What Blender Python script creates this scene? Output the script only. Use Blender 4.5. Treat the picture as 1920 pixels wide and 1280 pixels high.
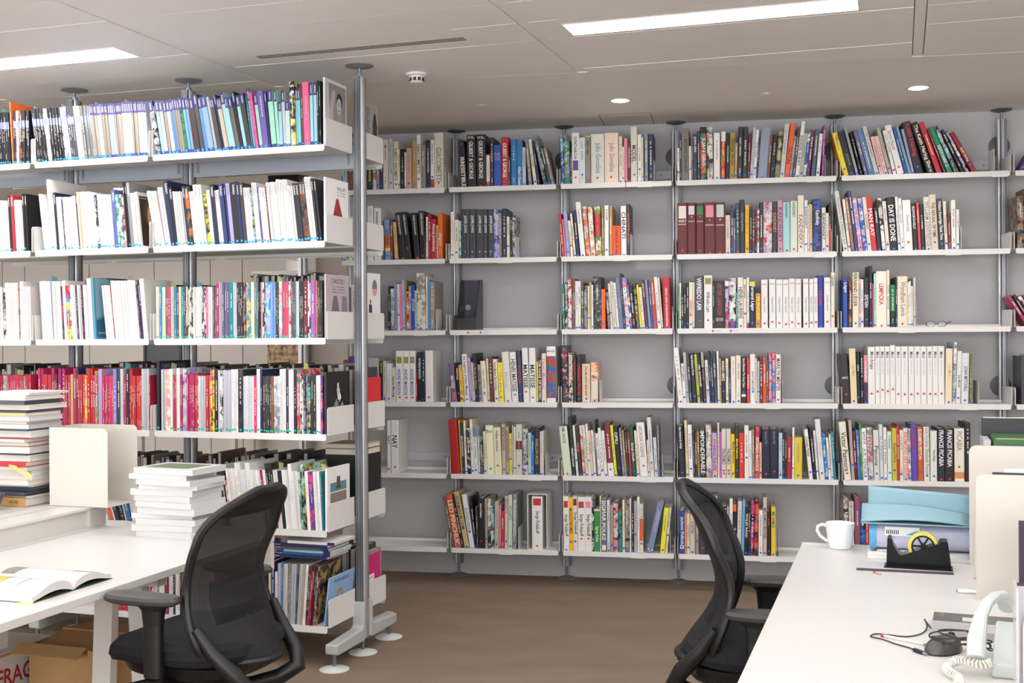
import bpy, bmesh, math, random
from mathutils import Vector, Matrix
random.seed(7)
for o in list(bpy.data.objects): bpy.data.objects.remove(o)
SC = bpy.context.scene
COL = SC.collection

# ------------------------------------------------------------------ camera, world, exposure
# World frame: X runs along the back wall's shelf fronts, Y goes into the wall, Z up (metres).
FPX, CXP, CYP, ROLL = 2200.0, 960.0, 627.17, 0.0063
THW, THR = -0.1827, -0.3194
CAM_H = 1.47
CAM = Vector((1.63655, -6.76267, CAM_H))
RIGHT = Vector((math.cos(THW), -math.sin(THW), 0))
FWD = Vector((math.sin(THW), math.cos(THW), 0))
UP = Vector((0, 0, 1))
cd = bpy.data.cameras.new('camera'); cam = bpy.data.objects.new('camera', cd); COL.objects.link(cam)
cd.sensor_width = 36; cd.lens = FPX/1920*36; cd.shift_y = (CYP-640)/1920; cd.clip_end = 60; cd.clip_start = .05
cr, sr = math.cos(ROLL), math.sin(ROLL)
rx_, up_ = RIGHT*cr-UP*sr, RIGHT*sr+UP*cr
m = Matrix((( rx_.x, up_.x, -FWD.x, CAM.x), (rx_.y, up_.y, -FWD.y, CAM.y), (rx_.z, up_.z, -FWD.z, CAM.z), (0, 0, 0, 1)))
cam.matrix_world = m; SC.camera = cam
w = bpy.data.worlds.new('world'); SC.world = w; w.use_nodes = True
w.node_tree.nodes['Background'].inputs[0].default_value = (.97, .97, 1, 1)
w.node_tree.nodes['Background'].inputs[1].default_value = 5.4
SC.view_settings.view_transform = 'Standard'; SC.view_settings.look = 'None'
SC.view_settings.exposure = 0.14; SC.view_settings.gamma = 1; SC.view_settings.use_curve_mapping = False

PANEL_POWER, DOWN_POWER = 22.0, 24.0

# ------------------------------------------------------------------ frames
ALPHA = THR-THW                       # the rack, desks and ceiling grid are turned by this much against the wall
_q = Vector((-.80786+.38068, 5.158114-6.947449))
R0 = Vector((math.cos(THW)*_q.x+math.sin(THW)*_q.y, -math.sin(THW)*_q.x+math.cos(THW)*_q.y, 0))
RX = Vector((math.cos(ALPHA), math.sin(ALPHA), 0)); RY = Vector((-math.sin(ALPHA), math.cos(ALPHA), 0))
def R(x, y, z=0): return R0+RX*x+RY*y+UP*z
def ray(u, v):
    x, z = (u-CXP)/FPX, (CYP-v)/FPX
    return RIGHT*(x*cr+z*sr)+FWD+UP*(-x*sr+z*cr)
def on_wall(u, v, Y):                 # a point of the vertical plane Y
    d = ray(u, v); p = CAM+d*((Y-CAM.y)/d.y); return p.x, p.z
def on_rack(u, v, Y):
    d = ray(u, v); t = (Y-(CAM-R0).dot(RY))/d.dot(RY); p = CAM+d*t-R0; return p.dot(RX), p.z
def on_z(u, v, z):
    d = ray(u, v); return CAM+d*((z-CAM.z)/d.z)
def on_z_rack(u, v, z):
    p = on_z(u, v, z)-R0; return p.dot(RX), p.dot(RY)
FRAMES = {'w': (Vector((0, 0, 0)), 0.0), 'r': (R0, ALPHA)}
def place(fr, x, y, z):
    return Vector((x, y, z)) if fr == 'w' else R(x, y, z)
CEIL = CAM_H+1.253

# ------------------------------------------------------------------ materials
def lin(h):
    h = h.lstrip('#'); c = [int(h[i:i+2], 16)/255 for i in (0, 2, 4)]
    return tuple(x/12.92 if x <= .04045 else ((x+.055)/1.055)**2.4 for x in c)+(1,)
MATS = {}
def mat(name, col='#ffffff', rough=.5, metal=0, spec=.5, noise=0, nscale=40, bump=0, bscale=300, emit=0, alpha=1, coat=0, trans=0):
    if name in MATS: return MATS[name]
    m = bpy.data.materials.new(name); m.use_nodes = True; nt = m.node_tree; b = nt.nodes['Principled BSDF']
    c = lin(col) if isinstance(col, str) else col
    b.inputs['Base Color'].default_value = c; b.inputs['Roughness'].default_value = rough
    b.inputs['Metallic'].default_value = metal; b.inputs['Specular IOR Level'].default_value = spec
    b.inputs['Coat Weight'].default_value = coat; b.inputs['Transmission Weight'].default_value = trans
    if noise or bump:
        tc = nt.nodes.new('ShaderNodeTexCoord'); n = nt.nodes.new('ShaderNodeTexNoise'); n.inputs['Scale'].default_value = nscale
        n.inputs['Detail'].default_value = 4; nt.links.new(tc.outputs['Object'], n.inputs['Vector'])
        if noise:
            mx = nt.nodes.new('ShaderNodeMix'); mx.data_type = 'RGBA'; mx.blend_type = 'MIX'
            mx.inputs[6].default_value = tuple(x*(1-noise) for x in c[:3])+(1,); mx.inputs[7].default_value = tuple(min(1, x*(1+noise)) for x in c[:3])+(1,)
            nt.links.new(n.outputs['Fac'], mx.inputs[0]); nt.links.new(mx.outputs[2], b.inputs['Base Color'])
        if bump:
            n2 = nt.nodes.new('ShaderNodeTexNoise'); n2.inputs['Scale'].default_value = bscale
            nt.links.new(tc.outputs['Object'], n2.inputs['Vector'])
            bp = nt.nodes.new('ShaderNodeBump'); bp.inputs['Strength'].default_value = bump; bp.inputs['Distance'].default_value = .002
            nt.links.new(n2.outputs['Fac'], bp.inputs['Height']); nt.links.new(bp.outputs['Normal'], b.inputs['Normal'])
    if emit:
        b.inputs['Emission Color'].default_value = c; b.inputs['Emission Strength'].default_value = emit
    b.inputs['Alpha'].default_value = alpha
    MATS[name] = m; return m
def printed():
    m = bpy.data.materials.new('printed_cover'); m.use_nodes = True; nt = m.node_tree; b = nt.nodes['Principled BSDF']
    b.inputs['Roughness'].default_value = .42; b.inputs['Specular IOR Level'].default_value = .4
    tc = nt.nodes.new('ShaderNodeTexCoord'); oi = nt.nodes.new('ShaderNodeObjectInfo')
    add = nt.nodes.new('ShaderNodeVectorMath'); add.operation = 'ADD'
    comb = nt.nodes.new('ShaderNodeVectorMath'); comb.operation = 'SCALE'; comb.inputs[0].default_value = (13, 7, 19)
    nt.links.new(oi.outputs['Random'], comb.inputs['Scale']); nt.links.new(tc.outputs['Object'], add.inputs[0]); nt.links.new(comb.outputs[0], add.inputs[1])
    prev = None
    at = []
    for k in range(3):
        a = nt.nodes.new('ShaderNodeAttribute'); a.attribute_name = 'Col%d' % k; at.append(a)
    prev = at[0].outputs['Color']
    for k, (sc, lo) in enumerate(((22, .5), (40, .57))):
        n = nt.nodes.new('ShaderNodeTexNoise'); n.inputs['Scale'].default_value = sc; n.inputs['Detail'].default_value = 3
        nt.links.new(add.outputs[0], n.inputs['Vector'])
        r = nt.nodes.new('ShaderNodeMapRange'); r.inputs[1].default_value = lo-.05; r.inputs[2].default_value = lo+.05
        nt.links.new(n.outputs['Fac'], r.inputs[0])
        mx = nt.nodes.new('ShaderNodeMix'); mx.data_type = 'RGBA'
        nt.links.new(r.outputs[0], mx.inputs[0]); nt.links.new(prev, mx.inputs[6]); nt.links.new(at[k+1].outputs['Color'], mx.inputs[7]); prev = mx.outputs[2]
    nt.links.new(prev, b.inputs['Base Color'])
    return m
M_PRINT = printed()
def flat(col, rough=.5): return mat('print_'+col.lstrip('#'), col, rough)
M_PAGES = mat('paper_pages', '#d6cfbf', .8, noise=.1, nscale=900)
M_PAGEW = mat('white_paper_pages', '#c8c7c4', .7, noise=.06, nscale=900)
M_SHELF = mat('white_powder_coat', '#dedcd7', .45)
M_ALU = mat('anodised_aluminium', '#bcbec0', .42, metal=.7)
M_ALUD = mat('aluminium_track', '#7c8084', .45, metal=.7)
M_DISC = mat('dark_grey_pad', '#55585a', .5)
M_DISCR = mat('grey_ceiling_pad', '#808588', .45)
M_PADW = mat('pale_foot_pad', '#d4d6d0', .4)
M_STEEL = mat('zinc_spindle', '#8fa3b0', .3, metal=.9)
M_BLUE = flat('#1f62c4', .4); M_RED = flat('#cc1f33', .4); M_TEAL = flat('#1fae96', .4); M_CYAN = flat('#25a8e0', .4)
M_BLACKP = mat('black_plastic', '#131314', .42, bump=.15, bscale=900)
M_DESK = mat('white_laminate', '#cfccc6', .35, spec=.4)

# ------------------------------------------------------------------ mesh helpers
class MB:
    def __init__(s): s.v = []; s.f = []; s.c = []
    def quad(s, *p, c=None):
        n = len(s.v); s.v += [tuple(q) for q in p]; s.f.append(tuple(range(n, n+len(p)))); s.c.append(c)
    def box(s, x0, x1, y0, y1, z0, z1, c=None):
        n = len(s.v)
        s.v += [(x0, y0, z0), (x1, y0, z0), (x1, y1, z0), (x0, y1, z0), (x0, y0, z1), (x1, y0, z1), (x1, y1, z1), (x0, y1, z1)]
        for f in ((0, 3, 2, 1), (4, 5, 6, 7), (0, 1, 5, 4), (1, 2, 6, 5), (2, 3, 7, 6), (3, 0, 4, 7)): s.f.append(tuple(n+i for i in f)); s.c.append(c)
        return s
    def prism(s, pts, axis, a, b, c=None):        # polygon pts (2-D) extruded along axis from a to b
        def P(p, t): return {'x': (t, p[0], p[1]), 'y': (p[0], t, p[1]), 'z': (p[0], p[1], t)}[axis]
        n = len(s.v); k = len(pts)
        s.v += [P(p, a) for p in pts]+[P(p, b) for p in pts]
        s.f.append(tuple(n+i for i in range(k))[::-1]); s.c.append(c); s.f.append(tuple(n+k+i for i in range(k))); s.c.append(c)
        for i in range(k):
            j = (i+1) % k; s.f.append((n+i, n+j, n+k+j, n+k+i)); s.c.append(c)
        return s
    def lathe(s, prof, ctr=(0, 0, 0), seg=20, axis='z', c=None):   # prof: list of (r, h)
        n = len(s.v)
        for r, h in prof:
            for i in range(seg):
                a = 2*math.pi*i/seg; p = (r*math.cos(a), r*math.sin(a), h)
                if axis == 'y': p = (p[0], p[2], p[1])
                if axis == 'x': p = (p[2], p[0], p[1])
                s.v.append((p[0]+ctr[0], p[1]+ctr[1], p[2]+ctr[2]))
        for j in range(len(prof)-1):
            for i in range(seg):
                k = (i+1) % seg; s.f.append((n+j*seg+i, n+j*seg+k, n+(j+1)*seg+k, n+(j+1)*seg+i)); s.c.append(c)
        if prof[0] == prof[-1]: return s
        s.f.append(tuple(n+i for i in range(seg))[::-1]); s.c.append(c)
        e = n+(len(prof)-1)*seg; s.f.append(tuple(e+i for i in range(seg))); s.c.append(c)
        return s
    def tube(s, pts, r, seg=8, closed=False, c=None):
        pts = [Vector(p) for p in pts]; n0 = len(s.v); k = len(pts); rs = r if isinstance(r, (list, tuple)) else [r]*k
        ref = None
        for i, p in enumerate(pts):
            a = pts[(i-1) % k] if (closed or i > 0) else pts[0]; b = pts[(i+1) % k] if (closed or i < k-1) else pts[-1]
            t = (b-a); t = t.normalized() if t.length > 1e-9 else Vector((0, 0, 1))
            if ref is None: ref = Vector((0, 0, 1)) if abs(t.z) < .9 else Vector((1, 0, 0))
            u = ref-t*ref.dot(t)
            u = u.normalized() if u.length > 1e-6 else t.orthogonal().normalized()
            ref = u; v = t.cross(u)
            for q in range(seg):
                an = 2*math.pi*q/seg; s.v.append(tuple(p+(u*math.cos(an)+v*math.sin(an))*rs[i]))
        for i in range(k if closed else k-1):
            j = (i+1) % k
            for q in range(seg):
                w2 = (q+1) % seg; s.f.append((n0+i*seg+q, n0+i*seg+w2, n0+j*seg+w2, n0+j*seg+q)); s.c.append(c)
        if not closed:
            s.f.append(tuple(n0+q for q in range(seg))[::-1]); s.c.append(c); e = n0+(k-1)*seg; s.f.append(tuple(e+q for q in range(seg))); s.c.append(c)
        return s
    def mesh(s, name, m, smooth=False):
        me = bpy.data.meshes.new(name); me.from_pydata(s.v, [], s.f); me.materials.append(m)
        if smooth:
            me.polygons.foreach_set('use_smooth', [True]*len(me.polygons))
            try: me.set_sharp_from_angle(angle=math.radians(40))
            except Exception: pass
        if any(c is not None for c in s.c):
            for k in range(3):
                ca = me.color_attributes.new('Col%d' % k, 'FLOAT_COLOR', 'CORNER'); buf = []
                for poly, c in zip(me.polygons, s.c):
                    cc = c[min(k, len(c)-1)]
                    buf += list(cc)*poly.loop_total
                ca.data.foreach_set('color', buf)
        return me
    def build(s, name, m, parent=None, smooth=False, fix=False, merge=False):
        me = s.mesh(name, m, smooth)
        if merge:
            bm = bmesh.new(); bm.from_mesh(me); bmesh.ops.remove_doubles(bm, verts=bm.verts, dist=1e-5); bmesh.ops.recalc_face_normals(bm, faces=bm.faces); bm.to_mesh(me); bm.free()
        if fix:
            bm = bmesh.new(); bm.from_mesh(me); bmesh.ops.recalc_face_normals(bm, faces=bm.faces); bm.to_mesh(me); bm.free()
        o = bpy.data.objects.new(name, me); COL.objects.link(o)
        if parent: o.parent = parent
        return o
def child(name, me, parent, m=None, loc=(0, 0, 0), scale=(1, 1, 1), mtx=None):
    o = bpy.data.objects.new(name, me); COL.objects.link(o); o.parent = parent
    if m is not None:
        o.material_slots[0].link = 'OBJECT'; o.material_slots[0].material = m
    if mtx is not None: o.matrix_local = mtx
    else: o.location = loc; o.scale = scale
    return o
def empty(name, loc, rz=0):
    o = bpy.data.objects.new(name, None); COL.objects.link(o); o.location = loc; o.rotation_euler = (0, 0, rz); o.empty_display_size = .05; return o
def tag(o, label=None, cat=None, group=None, kind=None):
    if label: o['label'] = label
    if cat: o['category'] = cat
    if group: o['group'] = group
    if kind: o['kind'] = kind
    return o
def rrect(x0, x1, z0, z1, r, n=4, corners='abcd'):    # rounded rectangle, corners a=x0z0 b=x1z0 c=x1z1 d=x0z1
    P = []
    for k, (cx, cz, a0) in zip('abcd', ((x0, z0, 180), (x1, z0, 270), (x1, z1, 0), (x0, z1, 90))):
        if k in corners:
            ox = cx+r*(1 if k in 'ad' else -1); oz = cz+r*(1 if k in 'ab' else -1)
            for i in range(n+1):
                a = math.radians(a0+90*i/n); P.append((ox+r*math.cos(a), oz+r*math.sin(a)))
        else: P.append((cx, cz))
    return P
def bevel(o, w=.003, seg=2, angle=40):
    b = o.modifiers.new('bevel', 'BEVEL'); b.width = w; b.segments = seg; b.limit_method = 'ANGLE'; b.angle_limit = math.radians(angle); return o
_t = {}
def text_mesh(s, bold=0, shear=0):
    k = (s, bold, shear)
    if k in _t: return _t[k]
    c = bpy.data.curves.new('lettering', 'FONT'); c.body = s; c.size = 1; c.offset = bold; c.shear = shear; c.resolution_u = 2
    o = bpy.data.objects.new('lettering_source', c); COL.objects.link(o)
    me = bpy.data.meshes.new_from_object(o.evaluated_get(bpy.context.evaluated_depsgraph_get())); bpy.data.objects.remove(o); bpy.data.curves.remove(c)
    xs = [v.co.x for v in me.vertices] or [0, 1]; ys = [v.co.y for v in me.vertices] or [0, 1]
    cx, cy = (min(xs)+max(xs))/2, (min(ys)+max(ys))/2
    for v in me.vertices: v.co.x -= cx; v.co.y -= cy
    if not me.materials: me.materials.append(None)
    else: me.materials[0] = None
    _t[k] = (me, max(xs)-min(xs), max(ys)-min(ys)); return _t[k]
def axes(ex, ey, loc, sx=1, sy=1):
    ex, ey = Vector(ex), Vector(ey); ez = ex.cross(ey)
    return Matrix(((ex.x*sx, ey.x*sy, ez.x, loc[0]), (ex.y*sx, ey.y*sy, ez.y, loc[1]), (ex.z*sx, ey.z*sy, ez.z, loc[2]), (0, 0, 0, 1)))
def write(parent, s, col, ex, ey, loc, length, height, bold=0, name='lettering', stretch=1.25):
    me, tw, th = text_mesh(s, bold)
    sy = min(height/th, length/tw*1.3); sx = min(length/tw, sy*stretch)
    return child(name, me, parent, flat(col), mtx=axes(ex, ey, loc, sx, sy))

# ------------------------------------------------------------------ books
PAL = dict(w='#e6e3de', c='#e6dcc2', i='#d9d2c2', k='#1d1d21', d='#3b3b40', g='#86868a', l='#c2c3c6', n='#20284a', b='#2b55a8', B='#1f86cc', s='#9ccbd6',
           t='#2b8c88', m='#a5d6c4', e='#2f7a4c', E='#1f4437', y='#e8d32b', o='#e0632a', O='#e3b27a', r='#c0262c', R='#6d1a20', M='#9a1d48', p='#e08a9a',
           P='#d6417e', u='#5c3f8e', v='#a79fcf', q='#7b5a72', h='#7a4a2e', H='#b5925c', z='#8d8a3e', T='#8f8578')
def hexes(c):
    if c[0] == '*': return [PAL[x] for x in c[1:]]
    return [PAL.get(c, c)]
def cols(c): return [lin(h) for h in hexes(c)]
def cname(h):
    import colorsys
    h = h.lstrip('#'); r, g, b = (int(h[i:i+2], 16)/255 for i in (0, 2, 4)); H, S, V = colorsys.rgb_to_hsv(r, g, b); H *= 360
    if V < .2: return 'black'
    if S < .13: return 'white' if V > .86 else 'pale grey' if V > .7 else 'grey' if V > .42 else 'dark grey' if V > .26 else 'black'
    if S < .3 and V > .78 and 20 < H < 75: return 'cream'
    if V < .32: return {0: 'dark brown', 1: 'dark green', 2: 'navy', 3: 'dark purple'}[0 if H < 60 or H > 340 else 1 if H < 180 else 2 if H < 255 else 3]
    if H < 12 or H > 345: return 'dark red' if V < .62 else 'pink' if S < .5 else 'red'
    if H < 45: return 'brown' if V < .62 else 'tan' if S < .5 else 'orange'
    if H < 68: return 'olive' if V < .62 else 'pale yellow' if S < .5 else 'yellow'
    if H < 165: return 'green' if V < .62 or S > .45 else 'pale green'
    if H < 200: return 'teal' if V < .68 else 'pale blue' if S < .4 else 'cyan'
    if H < 255: return 'blue' if S > .38 else 'slate blue' if V < .7 else 'pale blue'
    if H < 300: return 'purple' if S > .35 else 'lavender'
    return 'magenta' if S > .5 else 'mauve'
_unit = MB().box(0, 1, 0, 1, 0, 1).mesh('page_block', M_PAGES)
_unitw = MB().box(0, 1, 0, 1, 0, 1).mesh('page_block', M_PAGEW)
_disc = MB(); _disc.quad(*[(math.cos(2*math.pi*i/12), 0, math.sin(2*math.pi*i/12)) for i in range(12)][::-1]); _disc = _disc.mesh('dot_sticker', M_BLUE)
_rect = MB(); _rect.quad((-.5, 0, -.5), (.5, 0, -.5), (.5, 0, .5), (-.5, 0, .5)); _rect = _rect.mesh('printed_label', M_BLUE)
DASH = []
for _k in range(6):
    _m = MB(); _x = -.5
    while _x < .5:
        _w = random.uniform(.02, .09); _m.quad((_x, -.5, 0), (min(.5, _x+_w), -.5, 0), (min(.5, _x+_w), .5, 0), (_x, .5, 0)); _x += _w+random.uniform(.012, .03)
        if random.random() < .12: _x += .08
    DASH.append(_m.mesh('small_print', M_BLUE))
BOOKS = []; ROWEND = {}
def make_book(name, fr, x, y, z, w, h, d, lean, spec, hard=None, cat='book', white_pages=False):
    """one book or catalogue: cover (the root mesh), page block, lettering, stickers. Spine faces the front of the shelf."""
    C = cols(spec['col']); C = C if len(C) > 1 else C*1
    hard = (w > .011) if hard is None else hard
    t = .0028 if hard else .0007
    bl = min(.0022, w*.09) if hard and w > .012 else 0
    m = MB()
    zs = sorted({0, h}|{max(0, min(h, a)) for bnd in spec['bands'] for a in bnd[1:3]})
    fx = [(0, 0), (w*.14, -bl), (w*.86, -bl), (w, 0)] if bl else [(0, 0), (w, 0)]
    def colat(zm):
        for bc, z0, z1 in spec['bands']:
            if min(z0, z1) <= zm <= max(z0, z1): return cols(bc)
        return C
    for a, b in zip(zs[:-1], zs[1:]):
        cc = colat((a+b)/2)
        for p, q in zip(fx[:-1], fx[1:]): m.quad((p[0], p[1], a), (q[0], q[1], a), (q[0], q[1], b), (p[0], p[1], b), c=cc)
    side = cols(spec['side']) if spec.get('side') else C
    out = fx+[(w, d), (w-t, d), (w-t, t), (t, t), (t, d), (0, d)]
    nf = len(fx)
    for k in range(nf-1, len(out)):
        p, q = out[k], out[(k+1) % len(out)]
        m.quad((p[0], p[1], 0), (q[0], q[1], 0), (q[0], q[1], h), (p[0], p[1], h), c=side)
    for zz in (0, h):
        for ps in ((fx+[(w-t, t), (t, t)]), [(w, 0), (w, d), (w-t, d), (w-t, t)], [(0, 0), (t, t), (t, d), (0, d)]):
            pts = [(p[0], p[1], zz) for p in ps]
            m.quad(*(pts if zz else pts[::-1]), c=side)
    me = m.mesh(name, M_PRINT)
    o = bpy.data.objects.new(name, me); COL.objects.link(o)
    org, ang = FRAMES[fr]
    px = x if lean <= 0 else x+w-w*math.cos(lean)
    pz = z if lean <= 0 else z+w*math.sin(lean)
    o.location = place(fr, px, y, pz); o.rotation_euler = (0, lean, ang)
    ov = .003 if hard else .0004
    child('page_block', _unitw if white_pages else _unit, o, loc=(t+.0002, t+.0005, ov), scale=(max(.0006, w-2*t-.0004), d-t-.0005-ov, h-2*ov))
    ys = -bl-.0004
    dark = sum(C[0][:3]) < .9
    for tk in spec['text']:
        kind, col, z1, z2, s = tk
        zc, L = (z1+z2)/2, abs(z1-z2)
        if kind == 't': write(o, s, PAL.get(col, col), (0, 0, -1), (1, 0, 0), (w/2, ys, zc), L, w*.74, bold=.018)
        else: write(o, s, PAL.get(col, col), (1, 0, 0), (0, 0, 1), (w/2, ys, zc), w*.82, max(L, .008), bold=.01)
    for col, z1, z2 in spec['labels']:
        child('printed_label', _rect, o, flat(PAL.get(col, col)), loc=(w/2, ys, (z1+z2)/2), scale=(w*.74, 1, abs(z1-z2)))
    if not spec['text'] and spec.get('dash', True) and w > .0035:
        f0 = random.uniform(.08, .3); f1 = f0+random.uniform(.25, .5); col = ('#d8d4c8' if dark else ('#8a8486' if cat in ('tome', 'artbook') else '#b4b0b0'))
        hgt = min(.0065, w*random.uniform(.25, .4))*(1 if cat in ('tome', 'artbook') else .75)
        child('small_print', random.choice(DASH), o, flat(col), mtx=axes((0, 0, -1), (1, 0, 0), (w/2, ys, h*(1-(f0+f1)/2)), h*(f1-f0), hgt))
        if random.random() < .5:
            child('small_print', random.choice(DASH), o, flat(col), mtx=axes((0, 0, -1), (1, 0, 0), (w/2, ys, h*random.uniform(.12, .2)), h*.1, hgt*.8))
    if spec.get('ribbon'): MB().box(w*.4, w*.4+.004, -.0165, -.016, -.045, .012).build('ribbon', flat(PAL[spec['ribbon']]), o)
    for mm, zd in spec['dots']:
        r = min(.0062, w*.46)
        child('dot_sticker', _disc, o, mm, loc=(w*random.uniform(.46, .54), ys-.0003, zd), scale=(r, 1, r))
    BOOKS.append(dict(o=o,nm=name, w=w, h=h, col=hexes(spec['col']), pat=len(C) > 1, text=[t[1] for t in spec['text']], red=any(q[0] is M_RED for q in spec['dots']), bands=bool(spec['bands']), cat=cat, **spec.get('meta', {})))
    return o
def corners(x, w, h, lean):
    px = x if lean <= 0 else x+w-w*math.cos(lean); pz = 0 if lean <= 0 else w*math.sin(lean)
    c, s = math.cos(lean), math.sin(lean)
    return [(px+a*c+b*s, pz-a*s+b*c) for a, b in ((0, 0), (w, 0), (w, h), (0, h))]
def need_shift(A, B):
    """smallest shift along x that brings convex B fully to the right of convex A"""
    best = -1e9
    for P, Q, sg in ((A, B, 1), (B, A, -1)):
        for (px, pz) in P:                      # horizontal distance from each corner to the other outline
            xs = []
            for (a, b) in zip(Q, Q[1:]+Q[:1]):
                if min(a[1], b[1])-1e-9 <= pz <= max(a[1], b[1])+1e-9 and abs(a[1]-b[1]) > 1e-9:
                    xs.append(a[0]+(b[0]-a[0])*(pz-a[1])/(b[1]-a[1]))
                elif abs(a[1]-b[1]) <= 1e-9 and abs(pz-a[1]) < 1e-9: xs += [a[0], b[0]]
            if not xs: continue
            s = px-min(xs) if sg > 0 else max(xs)-px
            best = max(best, s)
    return best if best > -1e8 else 0
def lay_row(items, maxx=None):
    """push neighbours apart so that no two overlap; a lean that cannot fit follows its neighbour"""
    prev = None; prev2 = None
    for it in items:
        if prev is not None:
            A = corners(prev['x'], prev['w'], prev['h'], prev['lean']); best = None
            for k in range(9):
                le = it['lean']+(prev['lean']-it['lean'])*k/8
                s = need_shift(A, corners(it['x'], it['w'], it['h'], le))
                if prev2 is not None: s = max(s, need_shift(corners(prev2['x'], prev2['w'], prev2['h'], prev2['lean']), corners(it['x'], it['w'], it['h'], le)))
                s = max(0, s+.0006)
                cost = s+abs(le-it['lean'])*.02
                if best is None or cost < best[0]: best = (cost, s, le)
            it['x'] += best[1]; it['lean'] = best[2]
        prev2, prev = prev, it
    if maxx is not None and items:
        over = max(max(c[0] for c in corners(i['x'], i['w'], i['h'], i['lean'])) for i in items[-3:])-maxx
        if over > 0:                         # too full: thin the books a little and lay the row again
            x0 = items[0]['x']; f = max(.6, 1-(over+.002)/max(.05, sum(i['w'] for i in items)))
            for i in items: i['w'] *= f; i['x'] = x0+(i['x0']-items[0]['x0'])*f
            return f
    return 1
def lay(items, maxx):
    for i in items: i['x0'] = i['x']
    for _ in range(6):
        if lay_row(items, maxx) == 1: break
WROW = [CAM_H+z for z in (.844785, .423001, -.000224, -.424653, -.849573, -1.286836)]     # undersides of the shelf lips
RROW = [CAM_H+z for z in (.81477, .389891, -.037807, -.462564, -.888084, -1.311195)]
WX = [-.667, 0, .667, 1.334, 2.246, 3.158, 3.825]
TOPZ = .0265                                     # shelf surface above the lip's underside
BAYS = ['bay beside the freestanding rack', 'black file holder bay', 'bay beside the file holder bay', 'maroon box set bay', 'eyeglasses bay', 'bay past the eyeglasses']
ORD = ['top', 'second', 'third', 'fourth', 'fifth', 'bottom']
def spec_of(line, zy, zbase, hgt, dots):
    head, *opts = line.split(';'); f = head.split()
    sp = dict(col=f[4], bands=[], text=[], labels=[], dots=[], dash=True)
    for o in opts:
        k, *a = o.strip().split(None, 4 if o.strip()[0] in 'th' else 3)
        if k in 'th': sp['text'].append((k, a[0], zy(float(a[1])), zy(float(a[2])), a[3]))
        elif k == 'b': sp['bands'].append((a[0], zy(float(a[1])), zy(float(a[2]))))
        elif k == 'L': sp['labels'].append((a[0], zy(float(a[1])), zy(float(a[2]))))
        elif k in 'dr': sp['dots'].append((M_RED if k == 'r' else M_BLUE, max(.007, zy(float(a[0])))))
        elif k == 'x': sp['ribbon'] = a[0]
        elif k == 'n': sp['dash'] = False
    if dots and not sp['dots'] and random.random() < .75: sp['dots'].append((M_BLUE, random.uniform(.008, .03)))
    return sp
def wall_row(bay, row, zx, zy0, sc, txt):
    Z = WROW[row]+TOPZ; Y = .012; items = []
    for ln in txt.strip().split('\n'):
        f = ln.split(';')[0].split()
        x, wd, top, dx = map(float, f[:4])
        u0, u1 = zx+x/sc, zx+(x+wd)/sc
        vb = 0
        X0, _ = on_wall(u0, zy0+top/sc, Y); X1, _ = on_wall(u1, zy0+top/sc, Y)
        ut = zx+(x+dx)/sc
        _, zt = on_wall(ut, zy0+top/sc, Y)
        dX = on_wall(u0+dx/sc, 500, Y)[0]-on_wall(u0, 500, Y)[0]
        H = zt-Z; lean = math.atan2(dX, max(.05, H)); L = H/math.cos(lean) if abs(lean) < 1.2 else .2
        if lean > 0: L -= (X1-X0)*math.sin(lean)*.0
        items.append(dict(x=X0, w=max(.003, (X1-X0)*math.cos(lean)*.98), h=max(.1, min(.385, L)), lean=lean, ln=ln, ut=ut))
    lo, hi = WX[bay]+.017, WX[bay+1]-.017
    first = items[0]
    if first['x'] < lo: first['x'] = lo
    lay(items, hi-.004)
    ROWEND[bay, row] = max(c[0] for i in items[-3:] for c in corners(i['x'], i['w'], .15, i['lean']))
    for n, it in enumerate(items):
        def zy(v): return (on_wall(it['ut'], zy0+v/sc, Y)[1]-Z)/math.cos(it['lean'])
        sp = spec_of(it['ln'], zy, 0, it['h'], True)
        sp['meta'] = dict(place='wall', row=row, bay=bay, n=n)
        d = min(.205, max(.13, it['h']*random.uniform(.7, .84)))
        hb = it['w'] > .021  # split by spine width alone; the real bindings are unknown
        make_book('thick_book' if hb else 'thinner_book', 'w', it['x'], Y+random.uniform(-.002, .008), Z+.0004, it['w'], it['h'], d, it['lean'], sp, hard=hb or it['w'] > .011, cat='tome' if hb else 'artbook')
W = {}
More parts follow.
